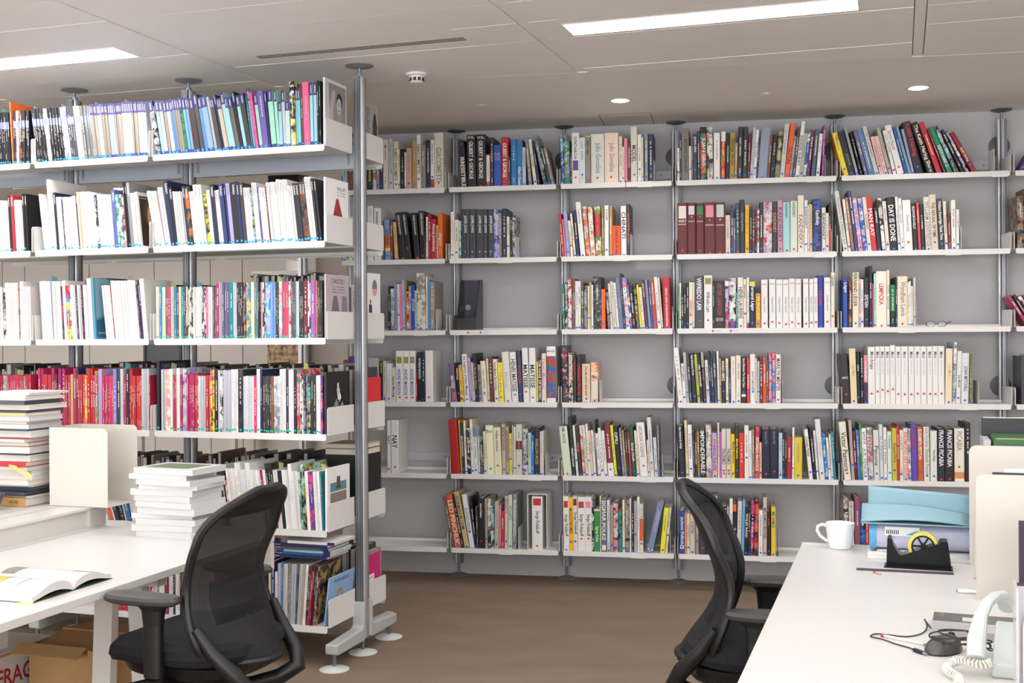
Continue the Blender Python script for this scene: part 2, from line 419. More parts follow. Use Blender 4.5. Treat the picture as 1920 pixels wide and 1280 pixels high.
# columns: left px, width, top px, lean shift, colour ; options.  Measured on each bay, turned into metres on the shelf's own plane.
W[0, 0] = (680, 200, 4.266, '''-168 38 300 0 s
-128 48 290 0 h
36 46 300 0 k;t y 490 600 GEORGIADIS;d 622
84 26 320 0 *wog
112 26 330 0 g;d 630
138 30 320 0 n;d 636
168 40 262 0 i;d 318
210 36 256 0 l;t g 270 560 Diego Giacometti;d 610
250 38 278 0 c;t d 330 590 ALBERTO GIACOMETTI;r 620
288 14 340 0 c;d 624
302 38 340 0 k;d 615
340 14 365 0 w
356 42 332 0 #c9a08f;d 615
400 38 268 0 H;d 625
440 32 226 0 w;t d 290 540 GIACOMETTI;d 580
472 40 305 0 T;d 652
514 38 268 0 #2c2d38;d 652
553 27 265 0 w;b r 580 665;d 562
581 74 208 0 i;t T 325 600 GIACOMETTI;r 610''')
W[1, 0] = (680, 200, 4.266, '''785 46 272 -22 k;t w 405 640 IRRESISTIBLE;d 300
836 70 228 -4 k;t w 280 580 GILBERT & GEORGE;h w 238 258 VOL
910 76 222 -4 k;t w 272 575 GILBERT & GEORGE;h w 236 258 VOL;r 635
988 36 378 0 #8c1f28;L w 390 600
1024 24 245 0 d;d 508
1052 58 306 0 b;h v 370 388 DIE;h v 390 410 KUNST;h v 412 432 VON;d 580
1112 56 242 0 r;t w 290 565 GILBERT & GEORGE;d 602
1170 16 400 0 d;d 628
1190 46 264 0 #2a78b4
1238 46 262 0 #2a78b4;t w 480 635 Albert Gleizes;r 290
1284 26 325 0 l;d 632
1335 24 252 -38 g;d 610
1375 26 262 -45 c;d 602
1410 18 300 -48 n
1455 34 235 -100 *kgs
1494 24 320 -92 E;d 615
1520 26 335 -84 T;d 592''')
W[2, 0] = (1030, 200, 4.266, '''82 24 245 -10 *nbs
108 46 268 -8 *egs;d 612
156 14 370 0 n;d 585
172 58 212 -10 w;t k 240 425 GONCHAROVA;L u 432 512;r 568
232 48 250 -4 #cfe0e4;d 545
283 44 235 -10 #8a7a6e;b y 235 243;L T 250 600;r 585
332 106 220 0 #d8dbcf;t g 290 535 Julio González;r 570
441 111 212 0 #ecd5c0;t g 290 525 Julio González;r 565
556 26 238 0 c;d 610
583 13 320 0 w;d 570
597 28 255 -2 p;x r;d 608
626 22 285 0 R;d 596
650 52 160 0 #d8d0c2;t d 310 445 MODEL;d 545
705 32 222 0 w;d 500
739 12 245 0 c;d 562
760 28 210 0 #7d8a90;d 560
791 42 220 -2 n;d 495''')
W[3, 0] = (1250, 200, 4.267, '''82 20 330 0 c;d 522
104 13 215 0 n;d 540
118 60 172 0 #77746c;t k 255 530 ANTHONY JOHN GRAY;d 592
178 16 315 0 c;d 500
195 14 225 0 q
210 32 222 -2 #24454a;t w 240 365 JUAN GRIS;d 505
245 22 195 -2 #4a3158;d 562
269 50 162 -4 *eok;t w 220 500 JUAN GRIS;b k 162 215
322 48 160 -2 *igk;t w 215 420 JUAN GRIS;r 555
375 50 210 2 w;d 570
430 34 200 8 *roz;b w 200 278
468 30 210 10 k;d 575
500 40 208 10 #a08a3a;t k 225 500 George Grosz;d 550
540 20 290 8 H;d 552
561 40 163 12 #2a2a30;d 548
602 40 163 12 #2a2a30;d 545
640 20 215 14 R;d 530
658 24 168 30 l
680 24 185 30 w;d 490
706 12 250 20 n
716 76 172 36 #8f97ad;d 570
786 20 230 30 h
806 40 228 32 k;d 495
850 40 200 36 *zkg;d 510
888 38 138 46 #c9cabf;d 538
924 40 135 54 #e8603a;t k 240 540 GUTAI;d 550
968 20 235 34 T;d 565
988 26 165 32 #4a4a4a;d 548
1018 30 118 32 w;t k 230 475 ANDREAS GURSKY;d 568
1050 32 212 26 #a9ad94;d 535
1084 24 205 26 *bwb;d 556
1112 28 190 26 #6d2740;d 505
1150 34 182 16 #4a5668;d 510
1192 28 218 14 w
1236 18 145 12 #a02a86;d 550''')
W[4, 0] = (1540, 180, 4.0, '''165 40 280 -84 *yoy;d 555
206 52 270 -86 #1d2433;t z 440 530 JEAN-MICHEL;d 585
260 20 235 -92 #9aa0a0
292 18 270 -80 k
324 28 255 -86 #6f6688
358 44 258 -92 #5c80a8;d 580
404 32 232 -96 #c8c8c2;d 584
438 30 308 -70 #e2b0a8;d 530
470 32 305 -76 #e0b6b0;d 582
506 26 240 -92 #a9aa98;d 548
538 24 262 -78 w;r 560
570 52 225 -96 w;t g 265 410 Simon Hantaï;r 540
628 20 235 -94 b;d 572
654 22 240 -95 #7ba7a8
680 20 250 -80 v;d 578
706 62 205 -118 k;t r 215 460 Keith Haring;d 540
800 54 215 -156 k;t c 225 580 The Keith Haring Show;d 556
866 44 220 -180 r;d 560
920 16 270 -180 #7a2a4a
946 42 265 -190 #1f8a58;t w 380 540 KEITH HARING;d 520
1004 32 250 -210 *ksg
1050 28 285 -205 k
1090 24 290 -200 *kvw
1130 42 300 -200 #8e1f22;t c 400 500 Keith Haring;d 525''')
W[0, 1] = (680, 200, 4.266, '''-165 30 900 0 m;d 1225
-133 26 900 0 y
-105 24 880 0 w
45 48 795 0 w;t l 810 960 IMMENDORFF
98 58 810 0 w;t k 840 960 Immendorff
192 44 905 -8 #7a94c8;b o 1030 1130;b y 1130 1156;t k 980 1110 ALEX ISRAEL;d 1192
237 18 900 0 h
272 26 922 -20 O;d 1218
318 46 852 -66 k;r 1225;t w 870 1030 ALEXEJ VON JAWLENSKY
366 46 848 -66 k;r 1135;t w 870 1030 ALEXEJ VON JAWLENSKY
436 46 850 -30 k;r 1210;t w 870 1030 ALEXEJ VON JAWLENSKY
486 46 834 -18 k;r 1195;t w 850 1030 ALEXEJ VON JAWLENSKY
534 16 880 0 c
550 26 856 -8 #a11f2c;d 1170
577 42 900 -5 #b01c30;t w 935 1160 Alexej Jawlensky
620 12 945 -4 c;d 1220
632 40 848 -3 #e0701f;d 1200;t c 1010 1110 allegory''')
W[1, 1] = (680, 200, 4.266, '''692 30 842 2 w;d 1185;t l 870 1100 AIJING LOVE
723 34 905 0 c;d 1165
762 20 915 0 *tms;d 1140
788 60 820 0 d;t w 870 1010 JASPER JOHNS;h w 1152 1168 1
849 52 820 0 d;t w 870 1010 JASPER JOHNS;h w 1152 1168 2
902 62 820 0 d;t w 870 1010 JASPER JOHNS;h w 1152 1168 3
965 33 820 0 d;t w 870 1010 JASPER JOHNS;h w 1152 1168 4
999 46 820 0 d;t w 870 1010 JASPER JOHNS;h w 1152 1168 5
1046 42 822 0 *bvl;d 1210
1089 20 850 0 T;d 1200
1112 38 815 0 #20283a;d 1170
1152 22 880 0 c;d 1115
1178 14 875 0 k;d 1155
1194 20 870 0 *kgw;d 1190''')
W[2, 1] = (1030, 200, 4.266, '''100 22 855 -30 r;d 1170
125 10 900 -24 p
138 28 840 -28 v;d 1165
170 20 912 -24 c;d 1112
196 16 855 -32 c;d 1188
216 24 832 -28 #2a2f4a;d 1195
248 40 765 -40 w;d 1200
293 34 800 -32 *iog;r 1200
330 38 806 -26 *iow;r 1178
372 46 800 -14 *cze;b r 860 1040;r 1158
419 18 805 -4 z;r 1155
440 34 790 0 w;t k 820 910 ALLEN JONES;d 1145
479 22 793 0 H;d 1195
503 66 953 0 #f0521a;t k 965 1195 Donald Judd Writings;d 1185
572 44 795 -2 w;t k 840 1055 CHINATI;d 1188
619 26 778 -2 #35353d;t o 850 1085 Nam June Paik The Late Style;d 1095''')
_box = '#5e1418'
W[3, 1] = (1250, 200, 4.267, f'''82 82 770 0 {_box};L i 795 895;h w 905 925 VASILY;h w 935 948 KANDINSKY;r 1148
166 65 770 0 {_box};L l 795 865;h w 875 888 II;h w 895 940 KANDINSKY
232 68 770 0 {_box};L e 795 865;h w 875 888 I;h w 895 940 KANDINSKY
302 85 766 0 {_box};L p 790 885;h w 900 915 I;h w 925 970 KANDINSKY;r 1178
388 80 766 0 {_box};L l 785 885;h w 897 913 II;h w 925 970 KANDINSKY;r 1174
469 40 868 0 #d9cbb4;d 1175
512 22 785 0 #4b3d6b;d 1140
535 14 890 0 #6a6f80
552 30 770 0 #39505f;r 1162
583 40 745 0 #2f2d2b;t T 785 1060 deception
625 34 785 2 #e3b51f;d 1135
662 18 800 4 #4a2228
681 23 825 4 #5a3038;d 1170
705 16 830 2 k;d 1145
721 16 815 2 *wrw
738 32 765 0 #2b2b2f;d 1135
771 70 765 0 *irv;t w 1010 1110 Kandinsky;r 780
843 40 760 2 #3b2e33;t H 850 1005 KANDINSKY;d 1160
886 42 745 0 #c98f9a;t u 800 1095 KANDINSKY;d 1135
930 56 765 0 #9fd6d2;t k 775 895 KANDINSKY;r 1150
988 56 755 2 #d5dccb;t k 765 885 KANDINSKY;r 1140
1048 50 710 0 #e4dec9;t #a0625a 865 1105 KANDINSKY;d 1120
1100 26 748 2 w;t b 765 1010 KANDINSKY;d 1100
1128 10 790 0 c
1140 24 780 0 #d8b98a;d 1100
1168 70 740 0 *nbk;t w 830 950 Kandinsky;r 1105
1240 32 808 0 i;t d 840 1080 KANDINSKY;d 1140
1273 23 850 0 i;d 1115
1297 17 770 0 k;b r 955 1170;d 1145''')
W[4, 1] = (1540, 180, 4.0, '''165 34 715 -68 #d5d2c8;t g 740 1140 Symphony for a Beloved Sun;d 1148
202 18 775 -44 w
226 24 762 -50 #a6704f;d 1155
252 26 712 -56 #3a3f72;d 1155
280 32 768 -48 *pvw
314 30 770 -44 *vbw;t b 870 1020 ALBERS
347 30 760 -42 #d8cfc6;t T 885 1005 ALECHINSKY;d 1112
379 40 755 -44 #c8322c;t w 770 1130 MAN RAY;d 1145
421 30 838 -30 #22263a;d 1155
456 26 768 -36 *wkw;d 1160
486 28 790 -30 i;d 1115
517 56 760 -28 k;t w 820 1090 DAY IS DONE;d 1148
576 18 755 -24 w;d 1108
596 26 768 -22 w;d 1138
624 62 782 -18 w;t g 895 1020 Ellsworth Kelly;r 1098
690 36 805 -20 k;t w 830 1000 ELLSWORTH KELLY;d 1148
728 20 800 -18 #d2453c;d 1102
750 30 812 -16 k;d 1140
783 42 758 -18 #d3d0c6;t g 790 1130 WILLIAM KENTRIDGE;d 1150
828 52 740 -26 #d3c4ad;t d 800 1060 THE REFUSAL OF TIME;d 1098
884 40 772 -26 #34373a;t w 790 1080 William Kentridge Thick Time;d 1110
927 24 790 -16 i;d 1105
954 20 875 -8 #7a2a34
976 34 780 -4 w;d 1140
1013 22 850 0 w;d 1112''')
W[0, 2] = (680, 480, 4.266, '''-150 50 250 0 #7f7f88
-95 45 230 0 w
205 16 240 0 k;d 600
222 26 260 -2 *sgw;d 595
250 26 215 -6 #8f8fb8;d 590
278 16 225 -8 w;d 470
296 22 222 -12 #e87fb4;d 608
319 16 188 -8 #a8c8e0
336 16 200 -4 z;d 515
353 16 285 -3 *rpw;d 590
370 14 240 0 *pvw;d 600
385 30 232 -8 #2a4e9a;t w 340 440 JEFF KOONS;d 560
416 14 275 -4 s
432 68 138 -14 *iTi;b r 585 612
502 16 165 0 i;d 585
519 16 192 0 #1c92d0
536 36 205 0 #9a948c;d 595''')
W[2, 2] = (1030, 480, 4.266, '''92 20 222 -4 e
114 24 200 0 *kgs;d 440
142 30 175 -3 *rwr;d 585
173 10 190 0 d
184 18 180 0 h;d 485
203 22 200 0 w;d 572
226 22 200 0 w;d 570
250 24 210 0 #555a35;d 325
278 28 235 -2 *gTk;d 578
307 16 240 0 i;d 495
324 14 205 0 #b8a050;d 495
339 13 230 0 w
354 62 165 0 *kdg;d 185
417 34 265 0 #e8641e;d 540
470 22 290 -24 *hTk;d 560
494 18 220 -36 i;d 455
514 28 205 -38 #cfc8b8;d 585
545 16 215 -42 w;d 585
562 36 178 -44 #6f7890;t v 340 420 LICHTENSTEIN;d 585
600 14 140 -42 #2a3245
616 34 175 -40 *wpB;d 560
652 18 230 -30 *bwr
672 26 240 -30 k;d 545
701 28 222 -32 *khz;d 548
731 16 230 -30 y;d 580
749 22 250 -28 c;d 582
773 26 190 -34 #5a2a4a;t y 220 330 BAKER & NOBLE
801 20 190 -32 #7f95ad;d 575
823 14 200 -26 b;d 455
839 32 185 -38 #b8452c;d 520
873 28 170 -40 w;d 528
903 14 175 -30 i;d 575
921 58 170 -10 #b8202e;t w 255 570 GERALD LAING CATALOGUE RAISONNE''')
W[3, 2] = (1250, 480, 4.267, '''82 10 240 2 e;d 528
93 14 215 0 c;d 508
110 22 250 -4 k;d 530
133 18 215 0 #1f2c30;d 568
152 24 212 0 k;d 540
178 28 210 -4 c;t r 350 480 WIFREDO LAM;d 545
208 16 210 -3 #d9cbb6;d 575
228 72 158 -4 #4a4752;t w 175 430 WIFREDO LAM;r 515
302 68 155 0 w;L z 175 225;t k 285 450 Wifredo Lam;r 513
372 14 200 0 k;d 535
388 82 200 0 #242220;t #a03a34 225 470 PETER LANYON;r 512;L g 495 520
472 34 200 0 *rvn;b w 200 240;d 495
508 54 175 0 *wlk;b u 520 585;r 540
564 12 290 0 t;d 555
578 46 172 -2 #e3ddcb;t d 250 500 HENRI LAURENS;d 560
626 22 185 -2 c;t k 230 335 Henri Laurens;d 460
650 20 172 0 #e9e6e2;b M 540 585
672 48 205 0 #1c2036;b y 205 240;t w 235 440 Fernand Léger;d 535
722 42 298 0 #cf8f45;t y 320 520 FLINGER;d 540
768 54 188 0 w;h g 218 232 LÉGER;t g 325 450 Catalogue raisonné;r 538
832 54 185 0 w;h g 212 228 LÉGER;t g 325 450 Catalogue raisonné;r 527
890 52 188 0 w;h g 218 232 LÉGER;t g 325 450 Catalogue raisonné;r 535
944 48 188 0 w;h g 218 232 LÉGER;t g 325 450 Catalogue raisonné;r 545
994 50 180 0 w;h g 208 224 LÉGER;t g 325 450 Catalogue raisonné;r 530
1046 50 182 0 w;h g 212 228 LÉGER;t g 325 450 Catalogue raisonné;r 540
1110 46 180 0 w;h g 208 224 LÉGER;t g 325 450 Catalogue raisonné;r 541
1160 34 182 0 w;h g 212 226 LÉGER;t g 325 450 Catalogue raisonné;r 533
1196 32 175 0 w;h g 205 220 LÉGER;t g 325 450 Catalogue raisonné;r 528
1230 44 155 0 #26358a;t r 270 400 LÉGER;d 560
1280 52 172 0 w;h g 200 216 LÉGER;t g 310 440 Catalogue raisonné;r 525
1334 32 130 4 #ddd8c4;t k 145 255 LÉGER;r 480''')
W[4, 2] = (1540, 480, 4.266, '''172 40 185 0 #1f4aa0;t w 210 300 Léger;d 545
214 32 195 4 *hkR;d 548
248 50 130 0 #e3dcb8;t k 135 405 FERNAND LÉGER;d 538
300 14 180 0 *vpw
315 23 185 0 w;d 525
340 40 172 0 k;t w 310 410 EPSTEIN;d 508
381 26 78 0 k;d 535
408 10 220 0 P
419 18 140 0 m;d 552
438 84 122 0 #ebe4d2;t r 220 390 LEMPICKA;r 558
523 22 112 0 c;d 555
552 40 230 0 #1f7a4a;b k 440 575;d 530
593 14 170 0 n;d 530
608 80 162 0 #e3d9bb;t g 205 480 Wyndham Lewis;r 542
689 13 210 0 c;d 545
703 13 200 0 w
717 18 240 0 i;d 545
736 16 172 0 #c8c4b8;d 485''')
W[0, 3] = (680, 480, 4.266, '''-160 45 830 0 #8c4a3c
-110 50 800 0 u
40 88 815 0 #a9acae
133 26 840 0 k;t y 850 935 AGNES MARTIN
161 28 840 0 #c9c5b8
191 38 860 0 #dcdde0;t l 950 1090 AGNES MARTIN;d 1140
230 30 890 0 i;t d 960 1120 Agnes Martin;d 1120
262 58 758 0 w;t b 900 1110 ANDRÉ MASSON;L z 805 858;r 1130
322 50 758 0 w;t b 900 1110 ANDRÉ MASSON;L z 805 858;r 1132
373 46 758 0 w;t b 900 1110 ANDRÉ MASSON;L T 805 858;r 1132
421 13 970 0 r
437 32 770 0 k;t w 815 980 WOMAN MASSON;d 1160
471 22 770 2 n;d 1150
498 62 755 -8 w;t g 830 850 MATHIEU;r 1128''')
W[1, 3] = (680, 480, 4.266, '''712 42 858 -30 #6f5a78;t w 960 1060 MATISSE;b #b0647a 1090 1175;d 1160
757 20 880 -14 k;t c 890 1000 MATISSE;d 1098
780 34 870 -18 *Hyo;t y 910 1090 MATISSE;d 1140
816 38 785 -25 w;t R 800 1115 the Sculpture of Henri Matisse;d 1145
857 24 812 -24 #a9a0cc;d 1145
883 16 850 -18 c;d 1170
901 28 778 -24 k;t H 860 1060 Le Musée de Matisse;d 1120
931 24 868 -16 #9a9a98;t d 900 1120 HENRI MATISSE;d 1140
958 40 840 -18 #e4dcc0;d 1095
1000 16 820 -14 c;d 1155
1018 32 808 -20 #6b3622;d 1045
1053 34 825 -16 #e6dfd0;t d 850 1075 Henri Matisse The Cut-Outs;d 1140
1090 40 852 -16 #ecd92a;d 1130
1134 56 768 -30 #e0dccf;t l 930 1060 Matisse;d 1170
1194 52 770 -24 w;t d 825 1085 HENRI MATISSE;d 1110
1249 32 760 -18 #323c5a;t #a8324a 860 1030 MATISSE;d 1105
1284 48 735 -14 w;t k 870 1055 MATISSE;r 1085
1335 52 735 -8 w;t k 870 1055 MATISSE;r 1132
1389 13 845 0 y;d 1170
1403 26 822 -2 k;t w 830 1150 THE OASIS OF MATISSE
1430 36 778 0 #e0d3bf;t p 820 1060 Henri Matisse;d 1170
1470 72 722 0 w;b *bre 800 1135;h k 752 770 MATISSE;d 1128''')
W[2, 3] = (1030, 480, 4.266, '''102 48 715 -16 *kdp;t r 735 850 PAUL McCARTHY;d 1055
152 34 775 -4 *cHk;L w 790 985;t d 800 975 PAUL McCARTHY;d 1135
190 26 810 -3 #2b2b30;t r 850 970 PAUL McCARTHY;d 1165
219 38 790 -2 k;t r 860 1115 CARIBBEAN PIRATES;d 1140
260 66 862 0 #dfc3a8;t k 885 1120 PAUL McCARTHY HEAD SHOP;d 1140
330 58 850 0 *iOo;h k 945 988 Tide;b i 1000 1140;d 1158''')
W[3, 3] = (1250, 480, 4.267, '''84 40 735 -38 w;d 1165
126 24 860 -20 w;t d 880 1000 ART IN AMERICA;d 1130
153 22 772 -34 #b5b5b8;d 1090
178 26 785 -32 #3a3d44;d 1150
206 36 782 -30 k;t w 795 955 Ryan McGinness Works;d 1120
245 24 788 -28 #b9bf3e;d 1120
271 22 775 -30 k;t w 820 1100 MEL BOCHNER;d 1168
295 22 770 -24 #a9a4a0;b #4a2a30 890 1180;d 1150
319 26 832 -16 #d5d5d8;d 1075
347 12 760 -16 k
361 18 812 -14 #2a2f6a;d 1100
381 26 765 -18 #3d4a4a;d 1165
409 14 760 -10 w;d 1155
424 13 820 -4 H;d 1040
438 32 820 -4 k;t w 840 1000 MARIO MERZ;d 1080
472 22 820 -2 c;d 1160
496 16 900 0 n;d 1088
513 38 802 0 #e0dccc;t p 835 950 ANNETTE MESSAGER;d 1165
553 38 795 2 #e2dcc8;d 1160
593 44 805 0 k;t w 820 1050 Boris Mikhailov The Great Open;d 1090;L w 1105 1125
639 26 820 0 #d2302c;t w 950 1060 BORIS MIKHAILOV;d 1095
667 42 785 0 w;t d 920 1075 ANNETTE MESSAGER;d 1085
710 12 820 0 i;d 1165
723 18 840 2 #aac4cc;d 1085
742 26 810 0 #7a1c20;d 955
769 24 810 0 #d85a2a;d 835
794 20 830 0 h;d 1140
815 26 775 2 *Bpr
842 26 775 2 *Bpr;d 1130
871 40 785 2 #e3ddd0;t #5a3030 820 1080 MARILYN MINTER;d 1150''')
_mir = '\n'.join('%d %d %d 0 w;t d 765 815 Miró;t l 830 950 Catalogue raisonné;r %d' % q for q in
    ((431, 37, 722, 1083), (470, 37, 722, 1070), (509, 38, 722, 1080), (549, 43, 712, 1065), (594, 43, 722, 1103), (639, 56, 722, 1106), (697, 44, 722, 1106), (743, 50, 722, 1100), (795, 48, 722, 1100), (845, 43, 722, 1102), (890, 44, 720, 1103), (936, 50, 720, 1100)))
W[4, 3] = (1540, 480, 4.266, '''172 60 785 -25 #26211f;h i 960 985 MIRÓ;r 1108
235 52 740 -14 #e0cfa4;t H 870 960 Joan Miró;d 1160
289 22 770 -6 k;t w 870 920 miró;d 1130
313 22 770 -2 k;d 1085
338 32 790 0 #d48a8f;b #3a2a4a 1010 1180;t w 840 1000 Les lithographies;d 1170
372 57 725 0 w;t d 765 905 Miró Artigas;r 1100
'''+_mir+'''
988 54 740 10 #e5d6b8;t O 860 960 Joan Miró;d 1168
1046 26 690 16 *wgs;d 1130
1074 36 760 16 #dcdcd8;t d 950 1050 Joan Mitchell;d 1135
1116 62 775 10 #d5d8d6;t d 880 1085 JOAN MITCHELL;d 1155
1182 16 780 8 #6d6a28''')
W[0, 4] = (680, 760, 4.0, '''184 24 112 0 #e0deda;t k 200 320 NAY
211 56 110 0 #e2e0dc;t k 225 320 NAY;r 462''')
W[1, 4] = (680, 760, 4.0, '''668 62 108 -26 #a91a1c;t #7a1010 150 180 FERNANDO;n
733 12 110 -20 #e0a820
747 20 130 -20 #2a3a4a;t w 230 380 BEN NICHOLSON
769 14 115 -16 c;d 495
785 26 170 -12 *kdw;d 440
813 20 105 -14 c;d 490
835 30 165 -14 #cfe0e6;b #5a86b0 165 235;d 485
867 12 235 -6 i;d 510
880 26 235 -10 *gkT;d 495
908 20 195 -8 i;d 492
930 56 150 -14 #e8e4bd;h d 182 205 Ben;d 475
988 54 165 -10 #dcdab8;t k 190 345 William Nicholson;r 450
1044 28 140 -6 #b9a99a;t R 165 335 BEN NICHOLSON;d 480
1074 24 160 -4 #b0a08a;t d 190 420 GASTON NICHOLSON;d 515
1100 18 210 -2 y;d 400
1119 10 150 0 #b5b0a0
1131 14 160 0 c;d 470
1148 46 140 0 #c9c5ba;b R 265 330;d 450
1196 42 175 0 *gln;d 485
1240 22 205 0 #b8cfc0;d 515
1264 20 220 0 #1a7fd0
1286 40 165 0 #23232b;t H 250 440 MARLOW MOSS;d 520
1328 18 195 0 #d8c4cc;d 520
1347 9 190 0 i''')
W[2, 4] = (1030, 760, 4.0, '''108 60 158 -36 #d3dcc2;t d 165 285 EMIL NOLDE;r 512
172 26 90 -32 #1c2a26;t w 320 460 KENNETH NOLAND;d 528
201 16 150 -28 w;d 412
220 28 160 -32 #2c2a33;t o 280 350 Nuvolo;d 515
250 20 150 -28 *iow;d 505
272 20 150 -28 i;d 520
294 16 140 -26 w;d 413
312 20 190 -24 #dfc0a4;d 525
334 16 185 -22 w
351 12 115 -26 #5a5a62
365 20 210 -22 w;d 525
387 22 170 -26 w;d 488
411 24 190 -24 w;d 527
440 46 135 -36 #7a2430;b w 432 545;d 480
489 20 150 -34 #d8e022;d 530
512 32 160 -34 k;t w 190 300 OFILI;d 468
547 18 170 -28 #7d7f95;d 518
567 13 190 -24 H;d 508
583 16 205 -20 E;d 480
602 16 205 -20 r;d 490
621 32 165 -26 #1d4a3c;t w 280 420 Georgia O'Keeffe;d 490
656 20 190 -22 c;d 515
680 60 130 -34 w;t g 155 390 GEORGIA O'KEEFFE;r 453
742 12 262 -14 c;d 500
756 30 90 -26 #d5d5d2;d 428
789 24 240 -12 #c7cdd8;d 490
815 10 150 -8 g''')
W[3, 4] = (1250, 760, 4.0, '''94 48 155 -22 k;t w 165 325 Max Mulhern by Indulge;d 505
144 20 110 -14 #dcc8a8
167 32 145 -12 w;d 475
201 10 200 -8 d
213 18 210 -6 #3a2e2c;x k;d 538
233 16 195 -8 #a07a3a;d 540
251 44 182 -8 k;t w 190 510 IMPONDERABLE;d 518
297 42 140 -6 *igT;t w 250 475 LAURA OWENS;d 495
341 40 205 -4 *pvO;t b 225 515 Owens, Laura;d 530
383 12 130 -2 i
396 14 200 0 #b45aa8;d 480
411 34 175 0 #cfc8bd;t d 325 440 PALERMO;r 487;r 510
447 34 175 0 #cfc8bd;t d 325 440 PALERMO;r 487;r 510
482 29 215 0 #e8c41a;t k 240 470 Blinky Palermo;d 510
512 28 150 0 #1f3a28;t y 250 400 Blinky Palermo;d 488
541 39 208 0 #e0301a;d 485
582 32 150 0 w;d 390
615 22 190 0 w;d 540
638 20 180 0 T;d 540
660 30 165 6 *roP;t w 240 490 EDUARDO PAOLOZZI;d 535
694 18 278 0 O;d 505
714 60 178 0 #1f2138;t g 195 290 Nam June Paik;r 512
775 60 178 0 #1f2138;t g 195 290 Nam June Paik;r 495
838 28 205 2 #a9cde0;d 520
867 16 190 2 k;d 548
884 14 200 4 #2a2a2e;d 545
900 36 235 2 #a81e34;d 548
938 14 165 6 w;d 470
955 60 240 0 #d8c02a;d 525
1068 28 180 -38 w;t d 235 385 Cornelia Parker;d 500
1099 24 165 -32 k;d 508
1126 16 190 -28 w;d 495
1146 40 105 -36 #d8d8d6;t l 280 390 PARKER;r 507
1189 24 208 -28 *Bbs;d 540
1215 18 240 -22 w;d 475
1235 14 215 -20 i
1251 20 200 -26 #1f7f90;d 425''')
W[4, 4] = (1540, 760, 4.0, '''172 52 125 -42 #e3dcc8;t d 200 495 Victor Pasmore;r 510
227 22 110 -24 #b3a49c;d 445
251 20 195 -16 #6a1a22;d 460
273 22 185 -16 #5a6eae;d 540
297 14 140 -14 #1e9a3a;d 545
313 36 170 -14 w;t u 200 290 proof of;t g 320 520 A.R. PENCK;d 530
352 40 165 -12 *gli;t r 225 430 PENONE;d 540
395 42 185 -8 #d3d2cc;t d 265 490 Penone;d 510
440 26 140 -8 #d0d4d6;d 543
469 24 165 -6 w;d 548
496 32 195 -4 #cfe0d5;t e 225 320 S. Perjovschi;d 505
531 36 170 -4 #c4b43e;t d 280 430 Grayson Perry;d 485
569 18 150 -6 r;d 535
589 26 185 -2 #e6d5c0;d 515
617 32 170 -6 i;t o 200 540 RAYMOND PETTIBON;d 553
651 22 175 -4 *wgp;d 545
676 46 140 -8 #5a48a0;t M 165 325 PETTIBON;d 550
724 42 160 -6 #c05a2a;t w 180 405 ELIZABETH PEYTON;d 498
769 44 160 -4 #dcd8cc;t g 170 520 Live Forever Elizabeth Peyton;d 527
818 50 190 0 #dcdccf;t d 335 420 Peter Phillips;d 530
872 54 172 0 #1b1d30;t w 185 455 FRANCIS PICABIA;r 553
928 68 172 0 k;t w 185 460 FRANCIS PICABIA;r 550
998 76 172 0 #e3dec8;t g 195 340 PICABIA;b #d88a4a 500 548;r 461
1078 40 130 0 k''')
W[1, 5] = (680, 760, 4.0, '''668 20 690 -66 #6a5a50;d 1072
690 48 675 -78 #cf5a2c;t c 715 1050 LEO PINCHUK;d 1035
741 18 690 -70 k;d 1050
762 36 650 -80 #c9b27a;t d 680 930 NORMAN BLUHM;d 1070
801 36 670 -60 #dcdde6;t g 770 950 RICHARD PRINCE;d 950
840 14 680 -40 k;d 1055
856 12 760 -10 #5a4a4a
870 44 695 -6 k;t w 735 840 Richard Pettibon;r 1015
916 20 700 -4 #a89a80;d 1000
938 22 700 -2 *ikT;t w 715 905 FRENCH PIECES;d 1070
962 22 750 -2 *msk;d 1038
986 32 720 4 #b8a898;d 1040
1020 12 750 4 p;d 1062
1034 26 795 2 #c03024;d 975
1062 26 680 4 #d0bcb4;t M 700 810 PISTOLETTO;d 1018
1090 28 670 4 #bcd8b8;t d 750 860 PISTOLETTO;d 1055
1120 30 665 6 #8b8d90;t w 710 980 MICHELANGELO PISTOLETTO;d 1035''')
W[2, 5] = (1030, 760, 4.0, '''92 44 680 -4 w;t d 815 980 Serge Poliakoff;L r 715 765;d 1085
138 32 690 -4 #efb81a;t d 770 960 MONOCHROMES;d 1022
172 34 680 -4 #e0d2cc;t k 800 965 Serge Poliakoff;L R 700 750;r 1018
208 56 685 0 w;t k 815 980 Serge Poliakoff;L r 720 768;r 998
266 54 685 0 w;t k 815 980 Serge Poliakoff;L p 720 768;r 998
322 18 710 0 *kwk;d 990
342 46 775 0 #2f8a3a;t w 905 1020 Sigmar Polke;b i 760 790;d 1045
390 10 680 0 c
402 42 700 0 #6a6a70;t w 710 1010 SIGMAR POLKE;L w 1045 1085;d 1025
446 24 710 0 #c9d5dc;d 1088
473 24 745 0 #b09080;d 1048
499 34 725 0 *ipk;d 1062
535 32 785 0 *htk;t k 820 860 POLKE;d 1055
569 18 710 0 c;d 1070
589 34 720 0 *gTk;d 1088
625 12 700 0 c;d 1002
639 18 718 0 #2e2f60;d 1085
659 26 720 0 #b0aea8;d 968
687 16 685 0 w
705 26 740 0 i;b o 850 1015;d 1035
755 50 730 88 #7b86ac;t l 790 950 JACKSON POLLOCK;d 1085;L w 1080 1092
862 38 770 34 #e6e024;d 1085
903 18 770 32 i;d 975''')
